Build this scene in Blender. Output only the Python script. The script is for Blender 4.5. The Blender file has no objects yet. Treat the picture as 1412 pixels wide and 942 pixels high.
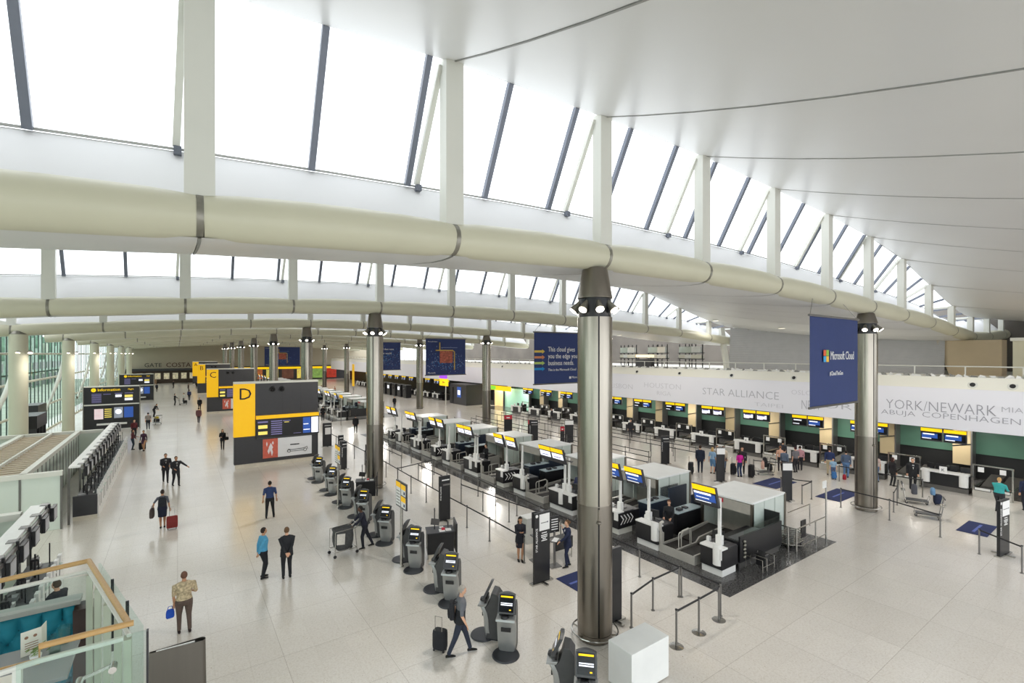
import bpy, math, random
from mathutils import Vector, Matrix
from mathutils.bvhtree import BVHTree
random.seed(7)
R = math.radians
SC = bpy.context.scene
COL = SC.collection

# ------------------------------------------------------------------ camera, sky, exposure
cd = bpy.data.cameras.new('camera')
cam = bpy.data.objects.new('camera', cd); COL.objects.link(cam)
cd.sensor_width = 36.0
cd.lens = 661.0 / 1412.0 * 36.0
cd.shift_y = 17.0 / 1412.0
cd.clip_start = 0.05; cd.clip_end = 600
cam.location = (0, 0, 7.8)
cam.rotation_euler = (R(90), 0, R(-34.9))
SC.camera = cam

w = bpy.data.worlds.new('overcast_sky'); SC.world = w
w.use_nodes = True
bg = w.node_tree.nodes['Background']
bg.inputs[0].default_value = (0.93, 0.965, 1.0, 1)
bg.inputs[1].default_value = 2.3
SC.view_settings.view_transform = 'Standard'
SC.view_settings.look = 'None'
SC.view_settings.gamma = 1.0
SC.view_settings.use_curve_mapping = False
SC.view_settings.exposure = 0.17
SC.cycles.use_denoising = True
SC.cycles.max_bounces = 9
SC.cycles.diffuse_bounces = 7
SC.cycles.glossy_bounces = 3
SC.cycles.transmission_bounces = 4
SC.cycles.transparent_max_bounces = 16
SC.cycles.caustics_reflective = False
SC.cycles.caustics_refractive = False
SC.cycles.sample_clamp_indirect = 6.0

def area_light(name, loc, rot, sx, sy, power, color=(1, 1, 1)):
    l = bpy.data.lights.new(name, 'AREA'); l.shape = 'RECTANGLE'
    l.size = sx; l.size_y = sy; l.energy = power; l.color = color
    o = bpy.data.objects.new(name, l); COL.objects.link(o)
    o.location = loc; o.rotation_euler = rot
    return o

# ------------------------------------------------------------------ materials
def lin(h):
    h = h.lstrip('#')
    out = []
    for i in (0, 2, 4):
        c = int(h[i:i+2], 16) / 255.0
        out.append(c / 12.92 if c <= 0.04045 else ((c + 0.055) / 1.055) ** 2.4)
    return tuple(out)
MATS = {}
def mat(name, hexc, rough=0.6, metal=0.0, var=0.06, scale=6.0, emit=0.0, spec=0.5, stretch=None):
    if name in MATS: return MATS[name]
    m = bpy.data.materials.new(name); m.use_nodes = True
    nt = m.node_tree; b = nt.nodes['Principled BSDF']
    c = lin(hexc)
    b.inputs['Roughness'].default_value = rough
    b.inputs['Metallic'].default_value = metal
    b.inputs['Specular IOR Level'].default_value = spec
    if var > 0:
        tc = nt.nodes.new('ShaderNodeTexCoord'); mp = nt.nodes.new('ShaderNodeMapping')
        nz = nt.nodes.new('ShaderNodeTexNoise'); nz.inputs['Scale'].default_value = scale
        nz.inputs['Detail'].default_value = 3
        if stretch: mp.inputs['Scale'].default_value = stretch
        rp = nt.nodes.new('ShaderNodeValToRGB')
        rp.color_ramp.elements[0].position = 0.3; rp.color_ramp.elements[1].position = 0.7
        rp.color_ramp.elements[0].color = tuple(x * (1 - var) for x in c) + (1,)
        rp.color_ramp.elements[1].color = tuple(min(1, x * (1 + var)) for x in c) + (1,)
        nt.links.new(tc.outputs['Object'], mp.inputs[0]); nt.links.new(mp.outputs[0], nz.inputs[0])
        nt.links.new(nz.outputs[0], rp.inputs[0]); nt.links.new(rp.outputs[0], b.inputs['Base Color'])
    else:
        b.inputs['Base Color'].default_value = c + (1,)
    if emit > 0:
        b.inputs['Emission Color'].default_value = c + (1,)
        b.inputs['Emission Strength'].default_value = emit
    MATS[name] = m
    return m

def glassmat(name, tint, gloss=0.08, rough=0.02, cloud=0.0):
    m = bpy.data.materials.new(name); m.use_nodes = True
    nt = m.node_tree; nt.nodes.clear()
    out = nt.nodes.new('ShaderNodeOutputMaterial')
    tr = nt.nodes.new('ShaderNodeBsdfTransparent'); tr.inputs[0].default_value = tuple(tint) + (1,)
    gl = nt.nodes.new('ShaderNodeBsdfGlossy'); gl.inputs['Roughness'].default_value = rough
    mx = nt.nodes.new('ShaderNodeMixShader'); mx.inputs[0].default_value = gloss
    nt.links.new(tr.outputs[0], mx.inputs[1]); nt.links.new(gl.outputs[0], mx.inputs[2])
    last = mx
    if cloud > 0:
        df = nt.nodes.new('ShaderNodeBsdfDiffuse'); df.inputs[0].default_value = tuple(tint) + (1,)
        m2 = nt.nodes.new('ShaderNodeMixShader'); m2.inputs[0].default_value = cloud
        nt.links.new(mx.outputs[0], m2.inputs[1]); nt.links.new(df.outputs[0], m2.inputs[2]); last = m2
    nt.links.new(last.outputs[0], out.inputs[0])
    MATS[name] = m
    return m

WHITE = mat('white_ceiling_panel', '#d8d8d8', 0.36, 0, 0.015, 0.4)
CREAM = mat('cream_painted_steel', '#c9c6b0', 0.42, 0, 0.02, 1.0)
POSTW = mat('white_painted_steel', '#d9d9d1', 0.45, 0, 0.01, 2.0)
SILL = mat('white_sill_panel', '#dededf', 0.6, 0, 0.01, 1.0)
MULL = mat('grey_mullion', '#6f7480', 0.4, 0.3, 0.03, 3.0)
COLLAR = mat('grey_collar', '#8d8a80', 0.4, 0.7, 0.1, 9.0)
STEEL = mat('brushed_stainless_steel', '#a39d92', 0.27, 1.0, 0.10, 3.0, stretch=(1, 1, 0.15))
STEELD = mat('darker_stainless_steel', '#857f76', 0.30, 1.0, 0.10, 3.0, stretch=(1, 1, 0.15))  # darker steel tone, also on the lower column sheets
CHROME = mat('polished_post_steel', '#b9b7b2', 0.2, 1.0, 0.03, 5.0)
POSTG = mat('dull_grey_post', '#7e7c7a', 0.35, 0.7, 0.05, 6.0)
BLACK = mat('black_laminate', '#1d1d20', 0.35, 0, 0.1, 8.0)
CHAR = mat('charcoal_panel', '#36363a', 0.45, 0, 0.05, 5.0)
DKGREY = mat('dark_grey_plastic', '#48494b', 0.4, 0, 0.06, 9.0)
RUBBER = mat('black_rubber_belt', '#2a2725', 0.6, 0, 0.15, 9.0)
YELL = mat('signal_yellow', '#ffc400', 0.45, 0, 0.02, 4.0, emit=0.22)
PSTEEL = mat('pale_satin_steel', '#c4c1ba', 0.35, 0.35, 0.03, 6.0)
YELLIT = mat('lit_yellow_header', '#ffd000', 0.4, 0, 0.03, 4.0, emit=0.55)
WLAM = mat('white_laminate', '#e8e8e6', 0.35, 0, 0.02, 5.0)
WCAN = mat('pale_grey_canopy', '#f2f4f3', 0.35, 0, 0.03, 2.0)
PALEG = mat('pale_green_glass_panel', '#d3ddd7', 0.25, 0, 0.04, 2.0)
NAVY = mat('navy_partition', '#2c3646', 0.4, 0, 0.08, 5.0)
MATB = mat('blue_entrance_mat', '#27315e', 0.9, 0, 0.1, 40.0)
BANB = mat('blue_banner_fabric', '#2c3c70', 0.7, 0, 0.03, 2.0)
TEXTW = mat('white_lettering', '#f2f2f2', 0.5, 0, 0)
TEXTK = mat('black_lettering', '#141414', 0.5, 0, 0)
TEXTG = mat('pale_grey_lettering', '#b9b9c2', 0.6, 0, 0)
BEIGE = mat('beige_plaster', '#bfae92', 0.7, 0, 0.04, 1.0)
LAMP = mat('lit_lamp_face', '#fff6e8', 0.4, 0, 0, emit=9.0)
RED = mat('red_sign_plastic', '#c0253a', 0.5, 0, 0.03, 4.0)
SBLUE = mat('lit_blue_screen', '#2a4f9c', 0.3, 0, 0, emit=0.5)
SWHITE = mat('lit_white_screen', '#e6e9f4', 0.3, 0, 0, emit=0.75)
SDARK = mat('dark_screen_glass', '#12131a', 0.15, 0, 0)
SPURP = mat('lit_violet_rows', '#6a6590', 0.3, 0, 0, emit=0.6)
SYEL = mat('lit_yellow_rows', '#e6d36a', 0.3, 0, 0, emit=0.6)
WOOD = mat('oak_handrail', '#c09a64', 0.4, 0, 0.12, 14.0, stretch=(1, 8, 8))
TEAL = mat('teal_velvet', '#0d7488', 0.75, 0, 0.12, 9.0)
GSKY = glassmat('skylight_glass', (0.97, 0.985, 0.99), 0.04)
GRAIL = glassmat('balustrade_glass', (0.90, 0.955, 0.935), 0.03)
GCURT = glassmat('curtain_wall_glass', (0.86, 0.95, 0.90), 0.12)
GFROST = glassmat('frosted_green_glass', (0.84, 0.91, 0.85), 0.10, 0.2, cloud=0.72)

# ------------------------------------------------------------------ mesh helpers
class MB:
    def __init__(s): s.v = []; s.f = []; s.m = []
    def add(s, vs, fs, mi=0):
        n = len(s.v); s.v.extend([tuple(p) for p in vs])
        for f in fs: s.f.append(tuple(i + n for i in f)); s.m.append(mi)
        return s
    def box(s, x0, x1, y0, y1, z0, z1, mi=0):
        vs = [(x0,y0,z0),(x1,y0,z0),(x1,y1,z0),(x0,y1,z0),(x0,y0,z1),(x1,y0,z1),(x1,y1,z1),(x0,y1,z1)]
        return s.add(vs, [(3,2,1,0),(4,5,6,7),(0,1,5,4),(1,2,6,5),(2,3,7,6),(3,0,4,7)], mi)
    def bar(s, p, q, wd, ht, mi=0, up=(0, 0, 1)):
        p = Vector(p); q = Vector(q); d = (q - p).normalized(); u = Vector(up)
        sd = d.cross(u)
        if sd.length < 1e-5: sd = d.cross(Vector((1, 0, 0)))
        sd.normalize(); u2 = sd.cross(d).normalized()
        vs = []
        for c in (p, q):
            for a, b in ((-1,-1),(1,-1),(1,1),(-1,1)):
                vs.append(c + sd * (a * wd / 2) + u2 * (b * ht / 2))
        return s.add(vs, [(3,2,1,0),(4,5,6,7),(0,1,5,4),(1,2,6,5),(2,3,7,6),(3,0,4,7)], mi)
    def cyl(s, p, q, r0, r1=None, n=12, mi=0, caps=True):
        if r1 is None: r1 = r0
        p = Vector(p); q = Vector(q); d = (q - p).normalized()
        a = d.orthogonal().normalized(); b = d.cross(a)
        vs = []
        for c, r in ((p, r0), (q, r1)):
            for i in range(n):
                t = 2 * math.pi * i / n
                vs.append(c + a * (r * math.cos(t)) + b * (r * math.sin(t)))
        fs = [(i, (i + 1) % n, n + (i + 1) % n, n + i) for i in range(n)]
        if caps: fs += [tuple(reversed(range(n))), tuple(range(n, 2 * n))]
        return s.add(vs, fs, mi)
    def tube(s, pts, r, n=8, mi=0, closed=False):
        pts = [Vector(p) for p in pts]; vs = []; N = len(pts)
        rs = r if isinstance(r, (list, tuple)) else [r] * N
        pa = None
        for i, p in enumerate(pts):
            if closed: d = pts[(i + 1) % N] - pts[i - 1]
            else: d = pts[min(i + 1, N - 1)] - pts[max(i - 1, 0)]
            d.normalize()
            if pa is None: a = d.orthogonal().normalized()
            else:
                a = pa - d * pa.dot(d)
                a = a.normalized() if a.length > 1e-6 else d.orthogonal().normalized()
            pa = a; b = d.cross(a)
            for k in range(n):
                t = 2 * math.pi * k / n
                vs.append(p + a * (rs[i] * math.cos(t)) + b * (rs[i] * math.sin(t)))
        fs = []
        for i in range(N if closed else N - 1):
            j = (i + 1) % N
            for k in range(n):
                fs.append((i*n+k, i*n+(k+1) % n, j*n+(k+1) % n, j*n+k))
        if not closed: fs += [tuple(reversed(range(n))), tuple(range((N-1)*n, N*n))]
        return s.add(vs, fs, mi)
    def lathe(s, prof, n=16, c=(0, 0, 0), mi=0, sx=1, sy=1):
        vs = []; N = len(prof)
        for r, z in prof:
            for k in range(n):
                t = 2 * math.pi * k / n
                vs.append((c[0] + r * math.cos(t) * sx, c[1] + r * math.sin(t) * sy, c[2] + z))
        fs = []
        for i in range(N - 1):
            for k in range(n):
                fs.append((i*n+k, i*n+(k+1) % n, (i+1)*n+(k+1) % n, (i+1)*n+k))
        fs += [tuple(reversed(range(n))), tuple(range((N-1)*n, N*n))]
        return s.add(vs, fs, mi)
    def prism(s, poly, a, b, axis='x', mi=0):
        n = len(poly)
        if axis == 'x': g = lambda t, p: (t, p[0], p[1])
        elif axis == 'y': g = lambda t, p: (p[0], t, p[1])
        else: g = lambda t, p: (p[0], p[1], t)
        vs = [g(a, p) for p in poly] + [g(b, p) for p in poly]
        fs = [(i, (i+1) % n, n+(i+1) % n, n+i) for i in range(n)] + [tuple(reversed(range(n))), tuple(range(n, 2*n))]
        return s.add(vs, fs, mi)
    def loft(s, rings, mi=0, caps=True):
        n = len(rings[0]); vs = [p for r in rings for p in r]; fs = []
        for i in range(len(rings) - 1):
            for k in range(n):
                fs.append((i*n+k, i*n+(k+1) % n, (i+1)*n+(k+1) % n, (i+1)*n+k))
        if caps: fs += [tuple(reversed(range(n))), tuple(range((len(rings)-1)*n, len(rings)*n))]
        return s.add(vs, fs, mi)
    def ball(s, c, rx, ry=None, rz=None, nu=10, nv=7, mi=0):
        ry = rx if ry is None else ry; rz = rx if rz is None else rz
        prof = []
        for i in range(nv + 1):
            t = math.pi * i / nv
            prof.append((max(1e-4, math.sin(t)), -math.cos(t)))
        vs = []
        for r, z in prof:
            for k in range(nu):
                a = 2 * math.pi * k / nu
                vs.append((c[0] + rx*r*math.cos(a), c[1] + ry*r*math.sin(a), c[2] + rz*z))
        fs = []
        for i in range(nv):
            for k in range(nu): fs.append((i*nu+k, i*nu+(k+1) % nu, (i+1)*nu+(k+1) % nu, (i+1)*nu+k))
        return s.add(vs, fs, mi)
    def quad(s, a, b, c, d, mi=0): return s.add([a, b, c, d], [(0, 1, 2, 3)], mi)
    def build(s, name, mats, parent=None, smooth=False, bevel=0, loc=None, rz=None):
        me = bpy.data.meshes.new(name); me.from_pydata(s.v, [], s.f)
        if not isinstance(mats, (list, tuple)): mats = [mats]
        for m in mats: me.materials.append(m)
        if len(mats) > 1: me.polygons.foreach_set('material_index', s.m)
        if smooth:
            me.polygons.foreach_set('use_smooth', [True] * len(me.polygons))
            try: me.set_sharp_from_angle(angle=R(40))
            except Exception: pass
        me.update()
        o = bpy.data.objects.new(name, me); COL.objects.link(o)
        if parent is not None: o.parent = parent
        if loc is not None: o.location = loc
        if rz is not None: o.rotation_euler = (0, 0, rz)
        if bevel > 0:
            b = o.modifiers.new('edge', 'BEVEL'); b.width = bevel; b.segments = 2; b.limit_method = 'ANGLE'
        return o

def tag(o, label=None, cat=None, group=None, kind=None):
    if label: o['label'] = label
    if cat: o['category'] = cat
    if group: o['group'] = group
    if kind: o['kind'] = kind
    return o
def empty(name, label, cat, loc=(0, 0, 0), rz=0, group=None):
    o = bpy.data.objects.new(name, None); COL.objects.link(o)
    o.empty_display_size = 0.2
    o.location = loc; o.rotation_euler = (0, 0, rz)
    return tag(o, label, cat, group)
KIDS = {}
def kids(o):
    return [c for c in o.children]
def copy_tree(o, parent=None, top=True):
    c = o.copy(); COL.objects.link(c)
    if parent is not None: c.parent = parent
    for ch in kids(o): copy_tree(ch, c, False)
    return c
def dup(o, label, loc, rz=None, group=None):
    c = copy_tree(o); c['label'] = label; c.location = loc
    if rz is not None: c.rotation_euler = (0, 0, rz)
    if group: c['group'] = group
    return c
ORD = ['', 'first', 'second', 'third', 'fourth', 'fifth', 'sixth', 'seventh', 'eighth', 'ninth', 'tenth', 'eleventh', 'twelfth',
       'thirteenth', 'fourteenth', 'fifteenth', 'sixteenth', 'seventeenth', 'eighteenth', 'nineteenth', 'twentieth',
       'twenty-first', 'twenty-second', 'twenty-third', 'twenty-fourth', 'twenty-fifth', 'twenty-sixth', 'twenty-seventh', 'twenty-eighth']
def text(body, loc, rot, size, m, parent=None, ext=0.003, align='CENTER', name='lettering', sx=1.0, thin=0.0):
    key = (body, round(size, 4), align, round(ext, 4), m.name)
    me = TEXTS.get(key)
    if me is None:
        c = bpy.data.curves.new(name, 'FONT'); c.body = body; c.size = size; c.extrude = ext; c.offset = thin
        c.align_x = align; c.align_y = 'CENTER'; c.resolution_u = 2
        t = bpy.data.objects.new('tmp_text', c); COL.objects.link(t)
        bpy.context.view_layer.update()
        me = bpy.data.meshes.new_from_object(t.evaluated_get(bpy.context.evaluated_depsgraph_get()))
        bpy.data.objects.remove(t); bpy.data.curves.remove(c)
        me.materials.clear(); me.materials.append(m); me.name = name; TEXTS[key] = me
    o = bpy.data.objects.new(name, me); COL.objects.link(o)
    o.location = loc; o.rotation_euler = rot; o.scale = (sx, 1, 1)
    if parent is not None: o.parent = parent
    return o
TEXTS = {}
FNY = (R(90), 0, 0)          # lettering on a face that looks towards -Y
FNX = (R(90), 0, R(-90))     # lettering on a face that looks towards -X
def struct(name, mb, mats, smooth=False, parent=None, **k):
    o = mb.build(name, mats, parent, smooth, **k)
    if parent is None: o['kind'] = 'structure'
    return o
def interp(tab, x):
    if x <= tab[0][0]: return tab[0][1]
    if x >= tab[-1][0]: return tab[-1][1]
    n = len(tab)
    for i in range(n - 1):
        if tab[i][0] <= x <= tab[i+1][0]:
            x0, y0 = tab[i]; x1, y1 = tab[i+1]; h = x1 - x0; t = (x - x0) / h
            m0 = (y1 - tab[i-1][1]) / (x1 - tab[i-1][0]) if i > 0 else (y1 - y0) / h
            m1 = (tab[i+2][1] - y0) / (tab[i+2][0] - x0) if i + 2 < n else (y1 - y0) / h
            return ((2*t**3-3*t*t+1)*y0 + (t**3-2*t*t+t)*h*m0 + (-2*t**3+3*t*t)*y1 + (t**3-t*t)*h*m1)
# ------------------------------------------------------------------ floor
def floor_material(name, c1, c2, c3, rough):
    m = bpy.data.materials.new(name); m.use_nodes = True
    nt = m.node_tree; b = nt.nodes['Principled BSDF']; L = nt.links
    tc = nt.nodes.new('ShaderNodeTexCoord')
    nz = nt.nodes.new('ShaderNodeTexNoise'); nz.inputs['Scale'].default_value = 17; nz.inputs['Detail'].default_value = 5
    n2 = nt.nodes.new('ShaderNodeTexNoise'); n2.inputs['Scale'].default_value = 0.35; n2.inputs['Detail'].default_value = 2
    rp = nt.nodes.new('ShaderNodeValToRGB'); e = rp.color_ramp.elements
    e[0].position = 0.35; e[1].position = 0.62
    e[0].color = lin(c1) + (1,); e[1].color = lin(c2) + (1,)
    x = rp.color_ramp.elements.new(0.74); x.color = lin(c3) + (1,)
    mx = nt.nodes.new('ShaderNodeMix'); mx.data_type = 'RGBA'; mx.blend_type = 'MULTIPLY'; mx.inputs[0].default_value = 0.12
    L.new(tc.outputs['Object'], nz.inputs[0]); L.new(tc.outputs['Object'], n2.inputs[0])
    L.new(nz.outputs[0], rp.inputs[0]); L.new(rp.outputs[0], mx.inputs[6]); L.new(n2.outputs[0], mx.inputs[7])
    br = nt.nodes.new('ShaderNodeTexBrick'); br.offset = 0.0; br.squash = 1.0
    br.inputs['Scale'].default_value = 1.0
    br.inputs['Mortar Size'].default_value = 0.007; br.inputs['Mortar Smooth'].default_value = 0.1
    br.inputs['Brick Width'].default_value = 2.25; br.inputs['Row Height'].default_value = 2.25
    br.inputs['Color1'].default_value = (1, 1, 1, 1); br.inputs['Color2'].default_value = (0.965, 0.96, 0.955, 1)
    br.inputs['Mortar'].default_value = (0.74, 0.72, 0.7, 1)
    L.new(tc.outputs['Object'], br.inputs[0])
    b2 = nt.nodes.new('ShaderNodeTexBrick'); b2.offset = 0.0
    b2.inputs['Scale'].default_value = 1.0
    b2.inputs['Mortar Size'].default_value = 0.005; b2.inputs['Brick Width'].default_value = 0.75; b2.inputs['Row Height'].default_value = 0.75
    b2.inputs['Color1'].default_value = (1, 1, 1, 1); b2.inputs['Color2'].default_value = (0.965, 0.965, 0.965, 1)
    b2.inputs['Mortar'].default_value = (0.9, 0.89, 0.88, 1)
    L.new(tc.outputs['Object'], b2.inputs[0])
    m2 = nt.nodes.new('ShaderNodeMix'); m2.data_type = 'RGBA'; m2.blend_type = 'MULTIPLY'; m2.inputs[0].default_value = 1
    m3 = nt.nodes.new('ShaderNodeMix'); m3.data_type = 'RGBA'; m3.blend_type = 'MULTIPLY'; m3.inputs[0].default_value = 1
    L.new(mx.outputs[2], m2.inputs[6]); L.new(br.outputs[0], m2.inputs[7])
    L.new(m2.outputs[2], m3.inputs[6]); L.new(b2.outputs[0], m3.inputs[7])
    L.new(m3.outputs[2], b.inputs['Base Color'])
    b.inputs['Roughness'].default_value = rough; b.inputs['Specular IOR Level'].default_value = 0.65
    return m
FLOORM = floor_material('polished_terrazzo', '#ddd6cd', '#eae5de', '#b5a490', 0.19)
GRAN = mat('dark_speckled_granite', '#4e4d4d', 0.18, 0, 0.65, 18.0)
struct('floor', MB().box(-12.5, 60, -20, 165, -0.3, 0.0), FLOORM)
for i, (x0, x1, y0, y1) in enumerate(((14.5, 22.4, 8.6, 46.5), (14.5, 22.4, 57.0, 94.0), (14.5, 22.4, 104, 140), (36.4, 42.5, 1.0, 60.5), (36.4, 42.5, 72, 118))):
    struct('floor_strip', MB().box(x0, x1, y0, y1, 0.0, 0.006), GRAN)

# ------------------------------------------------------------------ roof
ZT = [(-14, 9.4), (-9, 9.8), (-5.9, 10.05), (0.3, 10.5), (5, 10.75), (9.7, 10.92), (14.7, 10.95), (19.6, 10.9), (28.3, 10.6), (38, 10.15), (48, 9.45), (55, 9.7), (66, 10.3), (80, 10.5)]
ZP = [(-14, 11.6), (-9, 12.6), (-5, 13.3), (-1.8, 13.75), (2.3, 14.08), (5, 14.32), (9.5, 14.42), (14, 14.45), (18.7, 14.3), (23.5, 14.07), (28.5, 13.72), (33.4, 13.1), (38.3, 12.0), (43.5, 10.9), (47.7, 10.5), (55, 10.9), (66, 12.2), (80, 13)]
def zt(x): return interp(ZT, x)
def zp(x): return max(interp(ZP, x), zt(x) + 0.9)
def zsill(x): return min(zt(x) + 1.08, zp(x) - 0.15)
JX = [0.3 + 4.72 * i for i in range(-2, 16)]           # joints of the tubes
def zc(x, t):                                            # underside of the roof between two tubes
    z0 = zt(x) - 0.87
    return z0 + .10 * math.exp(-t * 40) + (zp(x) - z0) * (0.40 * t + 0.60 * t * t)
Y0 = 9.55; BAY = 18.0
for k in range(-1, 9):
    yk = Y0 + BAY * k
    xs = [-10.5] + [j for j in JX if -10 < j < (74 if k < 1 else 52)]
    TT = [0, .012, .03, .06] + [.12 + .88*i/11 for i in range(12)] if k < 2 else [0, .015, .04, .1] + [.2 + .8*i/7 for i in range(8)]; NT = len(TT) - 1
    mb = MB()
    for a, b in zip(xs[:-1], xs[1:]):
        cols = [(a, .10), (a + .03, 0.0), (a + (b - a) * .33, -0.015), (a + (b - a) * .67, -0.015), (b - .03, 0.0), (b, .10)]
        vs = []
        for x, dz in cols:
            for j in range(NT + 1):
                t = TT[j]
                vs.append((x, yk - 0.06 + t * (BAY + 0.06), zc(x, t) + dz))
        n = NT + 1
        fs = [(i*n+j, (i+1)*n+j, (i+1)*n+j+1, i*n+j+1) for i in range(len(cols)-1) for j in range(NT)]
        mb.add(vs, [tuple(reversed(f)) for f in fs])
        # weather side of the roof
        vo = []
        for x in (a, b):
            for j in range(NT + 1):
                t = j / NT; y = yk + 1.3 + t * (BAY - 1.3)
                vo.append((x, y, max(zc(x, (y - yk) / BAY) + 0.35, zsill(x) if j == 0 else -9)))
        mb.add(vo, [(j, n + j, n + j + 1, j + 1) for j in range(NT)], 1)
        mb.quad((a, yk+BAY, zp(a)), (b, yk+BAY, zp(b)), (b, yk+BAY, zp(b)+.35), (a, yk+BAY, zp(a)+.35), 0)
    ceil_ = struct('ceiling', mb, [WHITE, WLAM], smooth=True)
    gk = MB()
    for x in xs[1:-1]:
        gk.add([(x + e, yk - 0.06 + t * (BAY + 0.06), zc(x, t) - .014) for t in TT for e in (-.022, .022)], [(2*i, 2*i+2, 2*i+3, 2*i+1) for i in range(NT)])
    gk.build('panel_joint', mat('grey_joint', '#8f8f8c', .6), ceil_)
    # skylight above the tube: sill, panes, mullions
    if k >= 0:
        root = bpy.data.objects.new('window_%d' % (k + 1), None); COL.objects.link(root); root['kind'] = 'structure'
        sb = MB(); pb = MB(); mm = MB(); fb = MB()
        for a, b in zip(xs[:-1], xs[1:]):
            for q in range(2):
                c, d = a + (b-a)*q/2, a + (b-a)*(q+1)/2
                sb.quad((c, yk+.2, zt(c)-.12), (d, yk+.2, zt(d)-.12), (d, yk+1.3, zsill(d)), (c, yk+1.3, zsill(c)))
                pb.quad((c, yk+1.3, zsill(c)), (d, yk+1.3, zsill(d)), (d, yk+.02, zp(d)), (c, yk+.02, zp(c)))
                fb.bar((c, yk+1.28, zsill(c)+.03), (d, yk+1.28, zsill(d)+.03), .035, .04)
        for q in range(-4, 34):
            x = 2.33 + 2.155 * q
            if xs[0] < x < xs[-1]:
                mm.bar((x, yk+1.25, zsill(x)), (x, yk+.02, zp(x)), .13, .12, up=(0, 1, 0))
        sb.build('sill', SILL, root); pb.build('pane', GSKY, root); mm.build('mullion', MULL, root)
        fb.build('frame', mat('pale_grey_frame', '#a9a9a6', .5), root)
    # the tube itself
    where = ['crossing closest to the camera', 'second from the camera', 'third from the camera', 'fourth from the camera', 'fifth from the camera',
             'sixth from the camera', 'seventh from the camera', 'eighth from the camera', 'ninth, against the end wall']
    if k >= 0:
        beam = empty('roof_beam', 'cream tubular roof beam, %s' % where[k], 'beam', (0, yk, 0), 0, 'tubular roof beams')
        tb = MB(); NS = 20
        for a, b in zip(xs[:-1], xs[1:]):
            pts = []; rs = []
            m = 8
            for j in range(m + 1):
                t = j / m; x = a + .04 + (b - a - .08) * t
                bulge = math.sin(math.pi * t)
                r = .37 + .045 * bulge ** .6 if 0 < t < 1 else .35
                pts.append((x, 0, zt(x) - .41 + .02 * bulge)); rs.append(r)
            tb.tube(pts, rs, NS)
        tb.build('tube', CREAM, beam, True)
        for x in xs[1:]:
            MB().tube([(x-.05, 0, zt(x)-.41), (x+.05, 0, zt(x)-.41)], .36, 16).build('collar', COLLAR, beam, True)
            if zp(x) - zt(x) > 1.0 and k < 7:
                MB().box(x-.215, x+.215, -.16, .16, zt(x)-.1, zp(x)).build('post', POSTW, beam)
                MB().bar((x-.22, .1, zp(x)-.1), (x-.32, 1.2, zsill(x)+.02), .12, .12, up=(0, 1, 0)).build('strut', POSTW, beam)
                if k < 2:
                    MB().box(x-.36, x-.24, 1.06, 1.2, zsill(x)-.14, zsill(x)-.0).build('bracket', MULL, beam)

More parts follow.
